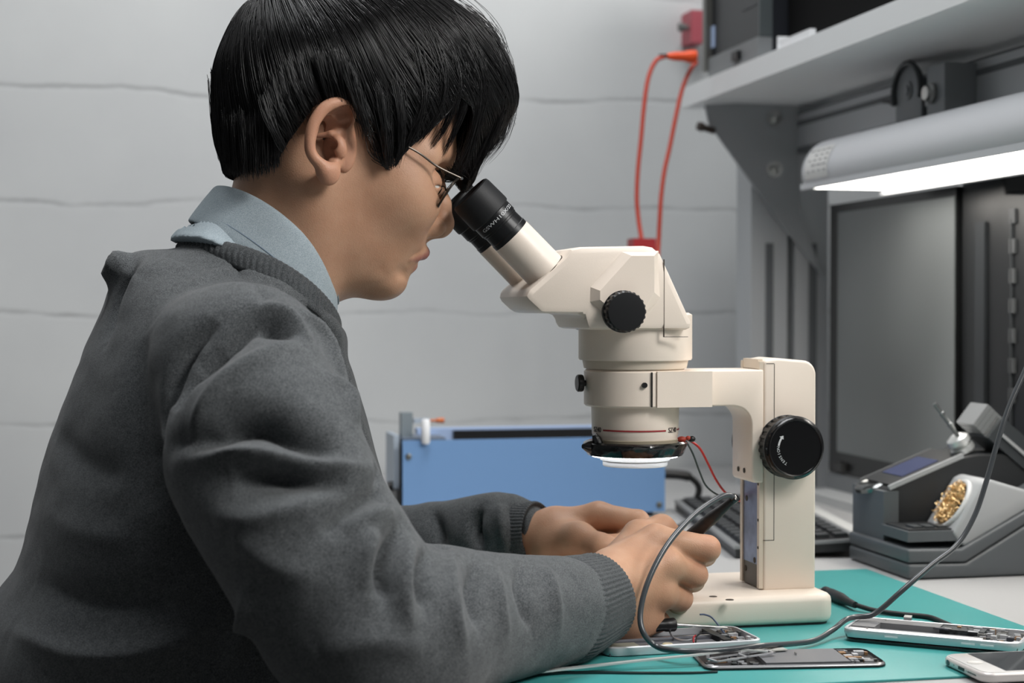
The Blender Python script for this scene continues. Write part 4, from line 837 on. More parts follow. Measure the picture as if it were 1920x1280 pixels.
# ---- ear: crop coordinates (7.11 px per photo px)
ED = -.074
def e_(cx, cy, dy=0.): return M_(560+cx/7.11, 170+cy/7.11, ED+dy)
def schain(P, pts, rs, n=4):
    q = spline([tuple(p)+(r,) for p, r in zip(pts, rs)], n); d = None
    for a, b in zip(q, q[1:]):
        e = caps(P, a[:3], b[:3], a[3], b[3]); d = e if d is None else np.minimum(d, e)
    return d
def ear_f(P):
    hx = [e_(600, 560, .004), e_(660, 440, .001), e_(700, 330, -.002), e_(640, 210, -.006), e_(530, 165, -.009), e_(400, 195, -.011), e_(290, 290, -.012), e_(200, 440, -.0125), e_(155, 610, -.012), e_(155, 780, -.011), e_(205, 890, -.010), e_(290, 980, -.009), e_(350, 1060, -.008)]
    d = schain(P, hx, [.0026, .0030, .0036, .0042, .0044, .0046, .0046, .0044, .0042, .0042, .0044, .0048, .0052])
    d = smin(d, ell(P, e_(400, 1095, -.006), (.0085, .0048, .0095)), .006)
    plate = caps(P, e_(430, 330, .004), e_(360, 800, .005), .0165, .0120); plate = smax(plate, np.abs(P[:, 1]-e_(0, 0, .0005).y)-.0042, .003)
    d = smin(d, plate, .004)
    ah = schain(P, [e_(590, 300, .0005), e_(480, 420, -.004), e_(340, 500, -.0075), e_(255, 620, -.008), e_(240, 740, -.0072), e_(290, 830, -.0065), e_(380, 900, -.006)], [.0020, .0034, .0040, .0038, .0036, .0036, .0034])
    d = smin(d, ah, .0025)
    con = ell(P, e_(370, 690, -.002), (.0150, .0110, .0205), rotY(.25)); d = smax(d, -con, .002)
    cy_ = ell(P, e_(520, 485, -.004), (.0125, .0075, .0050), rotY(-.5)); d = smax(d, -cy_, .002)
    fos = ell(P, e_(575, 325, -.006), (.0080, .0070, .0092), rotY(.8)); d = smax(d, -fos, .002)
    d = smin(d, chain(P, [e_(260, 600, .002), e_(430, 575, -.0015), e_(580, 540, .0005)], [.0018, .0024, .0030], .002), .0025)    # crus
    d = smin(d, ell(P, e_(545, 745, -.0045), (.0052, .0040, .0090), rotY(-.25)), .004)    # tragus
    d = smin(d, ell(P, e_(600, 740, .0065), (.0100, .0060, .0200)), .006)
    d = smin(d, caps(P, e_(470, 980, .000), e_(440, 1050, -.002), .0055, .0060), .004)
    d = smax(d, -caps(P, e_(455, 720, -.006), e_(440, 790, .014), .0034, .0030), .002)
    # back of the shell joins the head
    d = smin(d, caps(P, e_(520, 420, .014), e_(470, 800, .014), .011, .011), .006)
    return d
ce = e_(400, 640)
ev = sdf_mesh(ear_f, (ce.x-.034, ce.y-.024, ce.z-.045), (ce.x+.042, ce.y+.03, ce.z+.042), .00085)
ev2 = (ev[0].copy(), ev[1][:, ::-1].copy()); ev2[0][:, 1] = 2*YC-ev2[0][:, 1]
# ---- hands
def hp_(px, py, Y): return PY(px, py, Y)
def finger(P, pts, r, k=.004): return chain(P, pts, r, k)
RH = dict(w=hp_(1085, 1140, 1.185), w2=hp_(1140, 1105, 1.207))
def rhand_f(P):
    mc = [hp_(1228, 1010, 1.236), hp_(1252, 1058, 1.222), hp_(1240, 1112, 1.220), hp_(1214, 1158, 1.228)]
    cp = [hp_(1146, 1062, 1.226), hp_(1150, 1085, 1.212), hp_(1150, 1110, 1.208), hp_(1148, 1138, 1.212)]
    d = caps(P, RH['w'], RH['w2'], .026, .026)
    for i, (a, b) in enumerate(zip(cp, mc)):
        d = smin(d, caps(P, a, b, .0150-.001*(i == 3), .0105), .014)
    d = smin(d, ell(P, hp_(1175, 1165, 1.225), (.020, .015, .016)), .016)          # heel of the hand
    d = smin(d, caps(P, hp_(1160, 1100, 1.228), hp_(1215, 1090, 1.245), .018, .015), .012)
    F_ = [([mc[0], hp_(1326, 1028, 1.232), hp_(1322, 1040, 1.262), hp_(1285, 1052, 1.276)], [.0108, .0102, .0088, .0078]),
          ([mc[1], hp_(1303, 1077, 1.234), hp_(1300, 1088, 1.262), hp_(1262, 1094, 1.276)], [.0105, .0098, .0088, .0078]),
          ([mc[2], hp_(1274, 1121, 1.240), hp_(1272, 1130, 1.264), hp_(1238, 1128, 1.276)], [.0104, .0102, .0084, .0074]),
          ([mc[3], hp_(1234, 1168, 1.246), hp_(1230, 1170, 1.266), hp_(1206, 1160, 1.278)], [.0100, .0094, .0082, .0070])]
    fs = None
    for pts, r in F_:
        e = finger(P, pts, r, .003); fs = e if fs is None else smin(fs, e, .0042)
    d = smin(d, fs, .0065)
    th = finger(P, [hp_(1150, 1068, 1.238), hp_(1196, 1003, 1.258), hp_(1240, 990, 1.268), hp_(1272, 1010, 1.276)], [.0165, .0112, .0102, .0080], .006)
    d = smin(d, th, .007)
    d = smin(d, ell(P, mc[1], (.0085, .0080, .0085)), .008)
    return d
def lhand_f(P):
    w0 = hp_(985, 1020, 1.425); w1 = hp_(1032, 1006, 1.412)
    d = caps(P, w0, w1, .025, .025)
    mc = [hp_(1122, 966, 1.392), hp_(1122, 980, 1.412), hp_(1115, 996, 1.430), hp_(1106, 1014, 1.445)]
    cp = [hp_(1050, 985, 1.405), hp_(1050, 990, 1.420), hp_(1048, 1000, 1.432), hp_(1046, 1012, 1.440)]
    for a, b in zip(cp, mc): d = smin(d, caps(P, a, b, .0145, .0115), .012)
    F_ = [([mc[0], hp_(1196, 977, 1.372), hp_(1215, 996, 1.362), hp_(1213, 1020, 1.358)], [.0112, .0098, .0086, .0076]),
          ([mc[1], hp_(1180, 990, 1.388), hp_(1172, 1018, 1.366), hp_(1140, 1018, 1.362)], [.0110, .0098, .0088, .0078]),
          ([mc[2], hp_(1160, 1010, 1.404), hp_(1150, 1034, 1.382), hp_(1120, 1030, 1.376)], [.0104, .0094, .0084, .0074]),
          ([mc[3], hp_(1140, 1030, 1.418), hp_(1130, 1048, 1.398), hp_(1106, 1042, 1.392)], [.0092, .0084, .0076, .0068])]
    fs = None
    for pts, r in F_:
        e = finger(P, pts, r, .003); fs = e if fs is None else smin(fs, e, .002)
    d = smin(d, fs, .006)
    th = finger(P, [hp_(1048, 1012, 1.395), hp_(1085, 1010, 1.368), hp_(1128, 1026, 1.345), hp_(1168, 1036, 1.335)], [.0175, .0135, .0105, .0085], .008)
    d = smin(d, th, .010)
    d = smin(d, ell(P, hp_(1060, 1030, 1.39), (.024, .014, .014)), .014)
    return d
def bbox(pts, m): a = np.array([tuple(p) for p in pts]); return a.min(0)-m, a.max(0)+m
lo, hi = bbox([RH['w'], hp_(1330, 1030, 1.23), hp_(1230, 1175, 1.28), hp_(1240, 985, 1.28)], .032)
rv = sdf_mesh(rhand_f, lo, hi, .0014)
lo, hi = bbox([hp_(985, 1020, 1.425), hp_(1215, 990, 1.35), hp_(1130, 1048, 1.45), hp_(1122, 960, 1.39)], .032)
lv = sdf_mesh(lhand_f, lo, hi, .0014)
# ---- hidden trunk, arms and legs of the same body (under the clothes)
RA = [hp_(470, 740, 1.175), hp_(492, 850, 1.10), hp_(690, 1190, 1.055), hp_(900, 1166, 1.11), hp_(1085, 1140, 1.185)]
LA_ = [hp_(470, 740, 1.46), hp_(520, 860, 1.53), hp_(640, 1090, 1.53), hp_(830, 1030, 1.48), hp_(985, 1020, 1.425)]
HIP = Vector((-.03, YC, .60))
def trunk_f(P):
    d = chain(P, [M_(480, 540), M_(420, 720), M_(390, 950), HIP+Vector((.02, 0, .10))], [.045, .070, .080, .08], .03)
    d = smin(d, caps(P, RA[0]+Vector((.01, .04, -.03)), LA_[0]+Vector((.01, -.04, -.03)), .035, .035), .03)
    d = smin(d, chain(P, RA, [.035, .035, .034, .030, .025], .01), .01)
    d = smin(d, chain(P, LA_, [.035, .035, .032, .026, .024], .01), .01)
    s = P.copy(); s[:, 1] = YC-np.abs(s[:, 1]-YC)
    d = smin(d, chain(s, [HIP+Vector((.03, -.07, -.03)), Vector((.36, YC-.13, .54)), Vector((.30, YC-.13, .10)), Vector((.40, YC-.15, .05))], [.075, .052, .036, .030], .02), .05)
    return d
tv = sdf_mesh(trunk_f, (-.34, .95, 0), (.47, 1.68, 1.05), .009, B=6)
V, Fc = merge([hv, ev, ev2, rv, lv, tv])
m_skin = mat('skin', (206, 158, 130), .46, sss=.12, bump=.25, bscale=900, spec=.4)
nt = m_skin.node_tree; N = nt.nodes; L = nt.links; b = N['Principled BSDF']
at = N.new('ShaderNodeAttribute'); at.attribute_name = 'lip'; at2 = N.new('ShaderNodeAttribute'); at2.attribute_name = 'flush'
tc = N.new('ShaderNodeTexCoord'); nz = N.new('ShaderNodeTexNoise'); nz.inputs['Scale'].default_value = 45; nz.inputs['Detail'].default_value = 5; L.new(tc.outputs['Object'], nz.inputs['Vector'])
rp = N.new('ShaderNodeValToRGB'); rp.color_ramp.elements[0].position = .35; rp.color_ramp.elements[1].position = .65; rp.color_ramp.elements[0].color = lin((186, 142, 114)); rp.color_ramp.elements[1].color = lin((195, 153, 125)); L.new(nz.outputs['Fac'], rp.inputs['Fac'])
x1 = N.new('ShaderNodeMix'); x1.data_type = 'RGBA'; L.new(at2.outputs['Fac'], x1.inputs[0]); L.new(rp.outputs['Color'], x1.inputs[6]); x1.inputs[7].default_value = lin((214, 140, 116))
x2 = N.new('ShaderNodeMix'); x2.data_type = 'RGBA'; L.new(at.outputs['Fac'], x2.inputs[0]); L.new(x1.outputs[2], x2.inputs[6]); x2.inputs[7].default_value = lin((158, 98, 94)); L.new(x2.outputs[2], b.inputs['Base Color'])
person = mesh_obj('person', V, Fc, m_skin, None, True, 0)
tag(person, 'seated person in grey sweater and glasses, leaning into the microscope eyepieces, both hands at work', 'person')
def vattr(o, name, vals): a = o.data.attributes.new(name, 'FLOAT', 'POINT'); a.data.foreach_set('value', vals.astype(np.float32))
lm = np.zeros(len(V), np.float32); lm[:len(hv[0])] = lip_mask(hv[0]); vattr(person, 'lip', lm*.85)
fl = np.zeros(len(V), np.float32); n0 = len(hv[0]); fl[n0:n0+2*len(ev[0])] = .25
kn = np.array([tuple(p) for p in (hp_(1326, 1028, 1.232), hp_(1303, 1077, 1.234), hp_(1274, 1124, 1.240), hp_(1234, 1168, 1.246), hp_(1272, 1010, 1.276), hp_(1160, 1030, 1.38), hp_(1130, 1040, 1.40))], np.float32)
dk = np.sqrt(((V[:, None, :]-kn[None])**2).sum(-1)).min(1) if len(V) < 1500000 else None; fl = np.maximum(fl, np.exp(-(dk/.012)**2)*.35); vattr(person, 'flush', fl)
for s in (-1, 1):
    c = M_(800.5, 344.5, -.032); c = Vector((c.x, YC+s*.032, c.z))
    d = Vector((math.cos(.75), 0, -math.sin(.75)))
    eb = MB().sphere(c, .0112, n=24).obj('eyeball', mat('eye_white', (225, 220, 212), .15, coat=.5), person)
    MB().lathe(c+d*.0105, d, [(0, .0058), (.0010, .0050), (.0016, .0030), (.0018, .0005)], 20).obj('iris', mat('iris_brown', (38, 24, 18), .1, coat=.8), eb)
# ================================================================== clothes
def fabric(name, c1, c2, scale, rough=.9, bump=.5, sheen=.15):
    m = mat(name, c1, rough, spec=.15, sheen=sheen); nt = m.node_tree; N = nt.nodes; L = nt.links; b = N['Principled BSDF']
    tc = N.new('ShaderNodeTexCoord'); n = N.new('ShaderNodeTexNoise'); n.inputs['Scale'].default_value = scale; n.inputs['Detail'].default_value = 3; L.new(tc.outputs['Object'], n.inputs['Vector'])
    n2 = N.new('ShaderNodeTexNoise'); n2.inputs['Scale'].default_value = scale*.12; n2.inputs['Detail'].default_value = 4; L.new(tc.outputs['Object'], n2.inputs['Vector'])
    a = N.new('ShaderNodeMath'); a.operation = 'MULTIPLY_ADD'; L.new(n2.outputs['Fac'], a.inputs[0]); a.inputs[1].default_value = .14; 
    s = N.new('ShaderNodeMath'); s.operation = 'MULTIPLY'; L.new(n.outputs['Fac'], s.inputs[0]); s.inputs[1].default_value = .88; L.new(s.outputs[0], a.inputs[2])
    r = N.new('ShaderNodeValToRGB'); r.color_ramp.elements[0].position = .38; r.color_ramp.elements[1].position = .70; r.color_ramp.elements[0].color = lin(c1); r.color_ramp.elements[1].color = lin(c2)
    L.new(a.outputs[0], r.inputs['Fac']); L.new(r.outputs['Color'], b.inputs['Base Color'])
    k = N.new('ShaderNodeBump'); k.inputs['Strength'].default_value = bump; k.inputs['Distance'].default_value = .0006; L.new(n.outputs['Fac'], k.inputs['Height']); L.new(k.outputs['Normal'], b.inputs['Normal'])
    return m
m_sw = fabric('heather_grey_knit', (50, 53, 55), (112, 115, 117), 1600)
m_rib = fabric('grey_rib_knit', (52, 55, 57), (96, 99, 101), 1300)
m_shirt = fabric('pale_blue_chambray', (142, 155, 162), (176, 187, 193), 1500, .8, .3, .05)
TOR = closed_spline(xz([(330, 466), (395, 462), (470, 490), (545, 535), (610, 590), (640, 650), (672, 740), (700, 840), (722, 930), (738, 1040), (720, 1180), (660, 1330), (400, 1420), (60, 1400), (-40, 1260), (-20, 1140), (30, 1060), (60, 950), (85, 840), (115, 755), (160, 650), (195, 575), (212, 520), (222, 490), (262, 470)]))
WT = wfield([(470, 500, 100), (330, 500, 150), (600, 600, 130), (420, 620, 200), (560, 760, 185), (250, 700, 190), (200, 900, 180), (600, 950, 180), (350, 1150, 175), (350, 1350, 185)], .09)
SL = [hp_(462, 708, 1.152), hp_(478, 790, 1.120), hp_(500, 870, 1.096), hp_(580, 1020, 1.070), hp_(705, 1195, 1.062), hp_(800, 1175, 1.088), hp_(900, 1164, 1.118), hp_(1000, 1154, 1.150), hp_(1058, 1144, 1.173)]
SLR = [.061, .060, .064, .060, .062, .054, .0465, .0405, .0375]
SF = [hp_(455, 640, 1.48), hp_(520, 860, 1.53), hp_(640, 1090, 1.535), hp_(760, 1050, 1.505), hp_(870, 1020, 1.47), hp_(935, 1008, 1.445), hp_(972, 1010, 1.43)]
SFR = [.066, .062, .058, .048, .0390, .0400, .0310]
cuffR = (hp_(1045, 1150, 1.168), hp_(1124, 1120, 1.200)); cuffL = (hp_(958, 1012, 1.436), hp_(1012, 1006, 1.416))
def loop(back, front, hb, arch, off=0.0, n=72, skew=0, open_=0):
    A = M_(*back); B_ = M_(*front); c = (A+B_)/2; e = (A-B_)/2; nn = e.cross(Vector((0, 1, 0))).normalized()
    if nn.z < 0: nn = -nn
    out = []
    for k in range(n):
        t = 2*PI*k/n; s = math.sin(t); p = c+e*math.cos(t)+Vector((0, hb*s, 0))+nn*(arch*abs(s)**1.6); out.append(p)
    return out
RING = loop((366, 484), (622, 640), .0830, .0060, n=20); RING.append(RING[0])
def sweater_f(P):
    d = inflate(P, TOR, WT, .10)
    sp = spline([tuple(p)+(r,) for p, r in zip(SL, SLR)], 3); a = None
    for u, v in zip(sp, sp[1:]): e = caps(P, u[:3], v[:3], u[3], v[3]); a = e if a is None else smin(a, e, .006)
    sp = spline([tuple(p)+(r,) for p, r in zip(SF, SFR)], 2); c = None
    for u, v in zip(sp, sp[1:]): e = caps(P, u[:3], v[:3], u[3], v[3]); c = e if c is None else smin(c, e, .006)
    kk = .008+.020*np.clip((P[:, 2]-.962)/.045, 0, 1).astype(np.float32); d = smin(d, a, kk); d = smin(d, c, kk)
    d = smin(d, chain(P, RING, [.0085]*len(RING), .001), .016)
    s = P.copy(); s[:, 1] = YC-np.abs(s[:, 1]-YC)
    d = smin(d, caps(s, M_(482, 605, -.085), M_(450, 670, -.150), .016, .042), .035)
    # neck opening
    d = smax(d, -caps(P, M_(535, 440), M_(620, 300), .074, .068), .005)
    # keep clear of the bench: cloth flattens on the table top
    t = np.maximum(TZ+.0025-P[:, 2], .212-P[:, 0]-.004)
    d = np.where(P[:, 0] > .19, smax(d, np.minimum(TZ+.0030-P[:, 2], P[:, 0]*0+1), .004), d) if 0 else smax(d, np.minimum(TZ+.0035-P[:, 2], P[:, 0]-.209), .006)
    return d
lo = (-.42, .93, .52); hi = (.53, 1.70, 1.10)
sv, sf = sdf_mesh(sweater_f, lo, hi, .0029)
# folds: lines raised or sunk in the cloth, found where they lie on the sleeve and back
bv = BVHTree.FromPolygons([tuple(map(float, v)) for v in sv], [tuple(map(int, f)) for f in sf])
def onto(px, py):
    d = ray(px, py).normalized(); h = bv.ray_cast(CAM, d); return h[0]
_, nrm = val_grad(sweater_f, sv, .001)
disp = np.zeros(len(sv), np.float32)
def fold(pts, amp, w, taper=True):
    q = [onto(a, b) for a, b in spline(pts, 5)]; q = [p for p in q if p is not None]
    if len(q) < 3: return
    Q = np.array([tuple(p) for p in q], np.float32); ln = len(Q)-1; best = np.full(len(sv), 1e9, np.float32); T = np.zeros(len(sv), np.float32)
    near = np.where(((sv > Q.min(0)-3*w) & (sv < Q.max(0)+3*w)).all(1))[0]; P = sv[near]; b = best[near]; tt = T[near]
    for i in range(ln):
        ab = Q[i+1]-Q[i]
        if np.linalg.norm(ab) > .05: continue
        t = np.clip(((P-Q[i])@ab)/max(float(ab@ab), 1e-10), 0, 1); dd = np.linalg.norm(P-Q[i]-t[:, None]*ab, axis=1); m = dd < b; b = np.where(m, dd, b); tt = np.where(m, (i+t)/ln, tt)
    g = np.exp(-(np.sqrt(b*b+(.3*w)**2)-.3*w)/(.55*w))*np.clip(1.6-b/(2*w), 0, 1)
    if taper: g *= np.clip(np.sin(np.clip(tt, 0.02, .98)*PI), 0, 1)**.6
    disp[near] += amp*g*(2.9 if amp < 0 else 2.2)
mm = .001
# upper sleeve
fold([(410, 590), (352, 640), (318, 700), (302, 780), (300, 850)], -5*mm, 8*mm)
fold([(560, 560), (610, 600), (645, 670), (672, 760), (700, 850), (722, 940)], -5*mm, 6*mm)
fold([(540, 575), (600, 620), (630, 690), (655, 770)], 3.5*mm, 8*mm)
fold([(352, 700), (400, 650), (455, 610), (505, 588)], -7*mm, 13*mm)
fold([(505, 592), (520, 612), (555, 628)], -6*mm, 9*mm)
fold([(490, 572), (515, 580), (545, 600), (585, 650)], 4*mm, 8*mm)
fold([(332, 860), (375, 780), (430, 715), (500, 670), (560, 640)], 5*mm, 11*mm)
fold([(318, 770), (338, 715), (375, 670), (420, 640)], -6*mm, 12*mm)
fold([(320, 832), (390, 818), (440, 795), (500, 790), (575, 822), (640, 850)], -9*mm, 13*mm)
fold([(345, 862), (420, 846), (500, 852), (590, 868), (690, 878)], 6*mm, 8*mm)
fold([(430, 905), (500, 893), (570, 895), (660, 905)], -8*mm, 12*mm)
fold([(395, 960), (470, 970), (560, 950), (650, 900)], 4*mm, 14*mm)
fold([(600, 1000), (650, 960), (700, 925), (728, 915)], -5*mm, 9*mm)
fold([(640, 990), (690, 965), (735, 950)], 4*mm, 8*mm)
fold([(600, 700), (640, 740), (665, 800)], 4*mm, 12*mm)
fold([(430, 1000), (520, 1060), (600, 1090)], 3*mm, 16*mm)
# elbow crease and forearm
fold([(752, 985), (732, 1030), (718, 1075), (722, 1130)], -7*mm, 7*mm)
fold([(700, 990), (690, 1040), (690, 1110)], 4*mm, 10*mm)
fold([(775, 1015), (758, 1060), (755, 1120), (770, 1190)], 5*mm, 9*mm)
fold([(805, 1035), (792, 1080), (795, 1140)], -5*mm, 6*mm)
fold([(850, 1040), (842, 1090), (850, 1160), (870, 1220)], 4*mm, 9*mm)
fold([(893, 1055), (888, 1110), (900, 1180)], -4*mm, 7*mm)
fold([(930, 1060), (934, 1120), (950, 1200)], 3*mm, 9*mm)
fold([(975, 1062), (980, 1110), (1000, 1180)], -3*mm, 7*mm)
fold([(1020, 1062), (1035, 1110), (1050, 1190)], 3*mm, 9*mm)
fold([(600, 1230), (700, 1200), (800, 1220)], 3*mm, 14*mm)
# back and yoke
fold([(255, 480), (232, 520), (215, 570), (200, 640)], -4*mm, 10*mm)
fold([(228, 492), (216, 520)], 5*mm, 9*mm, False)
fold([(440, 492), (446, 506), (456, 526)], -1.2*mm, 3.5*mm)
fold([(478, 530), (492, 548), (498, 565)], -1.3*mm, 3.5*mm)
fold([(350, 540), (400, 515), (440, 508)], 1.5*mm, 6*mm)
fold([(275, 620), (262, 720), (268, 860), (300, 960)], -2.5*mm, 16*mm)
fold([(95, 800), (150, 860), (230, 900)], -2*mm, 16*mm)
fold([(80, 960), (160, 1000), (260, 1010)], 1.5*mm, 18*mm)
fold([(60, 1090), (180, 1130), (330, 1120)], -3*mm, 16*mm)
fold([(20, 1180), (160, 1230), (330, 1200), (440, 1130)], 5*mm, 14*mm)
fold([(470, 1100), (460, 1170), (430, 1240)], 4*mm, 8*mm)
# far sleeve
fold([(812, 955), (822, 990), (830, 1030)], -4*mm, 7*mm)
fold([(900, 950), (890, 985), (900, 1030)], -6*mm, 6*mm)
fold([(935, 945), (940, 980), (950, 1030)], 4*mm, 8*mm)
fold([(960, 950), (970, 985), (975, 1030)], -4*mm, 5*mm)
def vnoise(P, s, seed):
    r_ = np.random.default_rng(seed); o = np.zeros(len(P), np.float32)
    for _ in range(14):
        k = r_.normal(size=3); k /= np.linalg.norm(k); o += np.sin((P@k.astype(np.float32))*s*r_.uniform(.6, 1.6)*2*PI+r_.uniform(0, 6.28))
    return o/14**.5
disp += .0009*vnoise(sv, 8, 5)+.00025*vnoise(sv, 34, 8)
keep = np.clip((sv[:, 2]-TZ-.004)/.02, 0, 1) if 0 else np.where((sv[:, 2] < TZ+.006) & (sv[:, 0] > .2), 0, 1)
sv = sv+nrm*(disp*keep)[:, None]
sweater = mesh_obj('sweater', sv.astype(np.float32), sf, m_sw, person, True, 0)
# ribbed cuffs
def cuff(a, b, r0, r1, bend=None, nr=64):
    a = Vector(a); b = Vector(b); d = b-a; L_ = d.length; n = nr*6
    prof = [(-.012, r0-.006), (-.004, r0), (L_*.15, r0+.0012), (L_*.5, (r0+r1)/2+.001), (L_*.85, r1+.0002), (L_-.0015, r1), (L_, r1-.0012), (L_-.002, r1-.004), (L_-.02, r1-.005)]
    return MB().lathe(a, d, prof, n, cap=False, mod=lambda t, h: 1+.011*math.sin(nr*t)+.004*math.sin(3*t+1)).obj('cuff', m_rib, sweater, angle=80)
cuff(*cuffR, .0385, .0345); cuff(*cuffL, .0335, .0315, nr=60)
# shirt collar -------------------------------------------------------
def band(loops, name, m, parent, thick=.0, sub=3):
    L2 = []; npt = len(loops[0])
    for j in range(npt): L2.append(spline([tuple(l[j]) for l in loops], sub))
    mb = MB(); R = [mb.ring([L2[j][i] for j in range(npt)]) for i in range(len(L2[0]))]
    mb.skin(R, cap=False); o = mb.obj(name, m, parent, angle=80)
    if thick: md = o.modifiers.new('thickness', 'SOLIDIFY'); md.thickness = thick; md.offset = 0
    return o
_c = (M_(344, 466)+M_(632, 616))/2; _e = (M_(344, 466)-M_(632, 616))/2; _n = _e.cross(Vector((0, 1, 0))).normalized(); _n = _n if _n.z > 0 else -_n
def above_band(P): return .001-((P-A3(_c))@A3(_n)-.0135*np.abs((P[:, 1]-YC)/.083)**1.6)
shirt = sdf_mesh(lambda P: smax(above_band(P), smax(smax(smin(inflate(P, closed_spline(xz([(312, 500), (322, 454), (345, 434), (400, 424), (470, 470), (560, 560), (618, 610), (600, 660), (400, 640), (310, 560)])), WT, .085)+.001, caps(P, M_(470, 540), M_(520, 450), .066, .062), .02), P[:, 2]-M_(500, 395).z, .01), -caps(P, M_(470, 500), M_(620, 300), .060, .058), .004), .001), (-.1, YC-.2, .93), (.25, YC+.2, 1.1), .003)
shirt_o = mesh_obj('shirt', shirt[0], shirt[1], m_shirt, person, True, 0)
col_l = [loop((424, 372), (632, 572), .0585, .012), loop((412, 356), (629, 560), .0600, .0135), loop((404, 351), (627, 560), .0635, .0140), loop((393, 362), (629, 575), .0665, .0125), loop((374, 385), (628, 600), .0700, .0085), loop((357, 408), (626, 628), .0730, .0050), loop((355, 414), (625, 634), .0722, .0040), loop((362, 414), (622, 632), .0690, .0035)]
collar = band(col_l, 'collar', m_shirt, shirt_o, .0012)
# stitched seam running along the collar
a_ = [Vector(p) for p in loop((366, 397), (627, 614), .0722, .0068)]
MB().tube(a_+[a_[0]], .00055, 6, cap=False).obj('collar_seam', mat('seam_blue', (116, 132, 146), .8), collar)
# ribbed neckband of the sweater
nb0 = [loop((338, 480), (632, 640), .0910, .0105, n=360), loop((332, 466), (634, 624), .0890, .0145, n=360), loop((338, 456), (634, 610), .0845, .0172, n=360), loop((350, 457), (630, 606), .0805, .0165, n=360), loop((358, 468), (626, 614), .0785, .0120, n=360)]
for l in nb0[1:4]:
    cen = sum(l, Vector())/len(l)
    for k in range(360):
        v = (l[k]-cen).normalized(); l[k] = l[k]+v*(.0008*math.sin(k*2*PI/360*90)*1.0)
neckband = band(nb0, 'neckband', m_rib, sweater, .0015, 3)
# trousers and shoes (below the bench edge)
m_tr = fabric('dark_denim', (34, 38, 46), (52, 57, 66), 700)
def trouser_f(P):
    s = P.copy(); s[:, 1] = YC-np.abs(s[:, 1]-YC)
    return chain(s, [HIP+Vector((.0, -.075, .02)), HIP+Vector((.06, -.09, -.03)), Vector((.37, YC-.13, .54)), Vector((.33, YC-.13, .30)), Vector((.30, YC-.13, .10))], [.098, .092, .068, .056, .050], .04)
a, b_ = sdf_mesh(trouser_f, (-.30, YC-.26, .02), (.50, YC+.26, .80), .009, B=6); mesh_obj('trousers', a, b_, m_tr, person, True, 0)
for s in (-1, 1):
    def shoe_f(P, s=s):
        return smax(chain(P, [Vector((.27, YC+s*.13, .05)), Vector((.35, YC+s*.135, .04)), Vector((.48, YC+s*.145, .030))], [.045, .046, .034], .02), .0-P[:, 2]+.001, .004)
    a, b_ = sdf_mesh(shoe_f, (.18, YC+s*.14-.08, -.01), (.56, YC+s*.14+.08, .14), .006, B=6); mesh_obj('shoe', a, b_, m_blk, person, True, 0)
# stool that carries the person
stool = thing('work_stool', 'round black padded stool on a steel column below the seated person', 'stool', (-.03, YC, 0))
MB().lathe((-.03, YC, 0), (0, 0, 1), [(.43, .14), (.432, .18), (.45, .19), (.475, .185), (.483, .15)], 40).obj('seat', m_rub, stool)
MB().lathe((-.03, YC, 0), (0, 0, 1), [(.07, .03), (.25, .03), (.25, .022), (.43, .022)], 20).obj('column', m_steel, stool)
for k in range(5):
    t = 2*PI*k/5; e = Vector((-.03+.27*math.cos(t), YC+.27*math.sin(t), .055)); MB().tube([(-.03, YC, .10), e], [.022, .014], 10).obj('leg', m_blk, stool)
    MB().lathe(e-Vector((0, .012, .03)), (0, 1, 0), [(0, .024), (.024, .024)], 16).obj('castor', m_blk, stool)
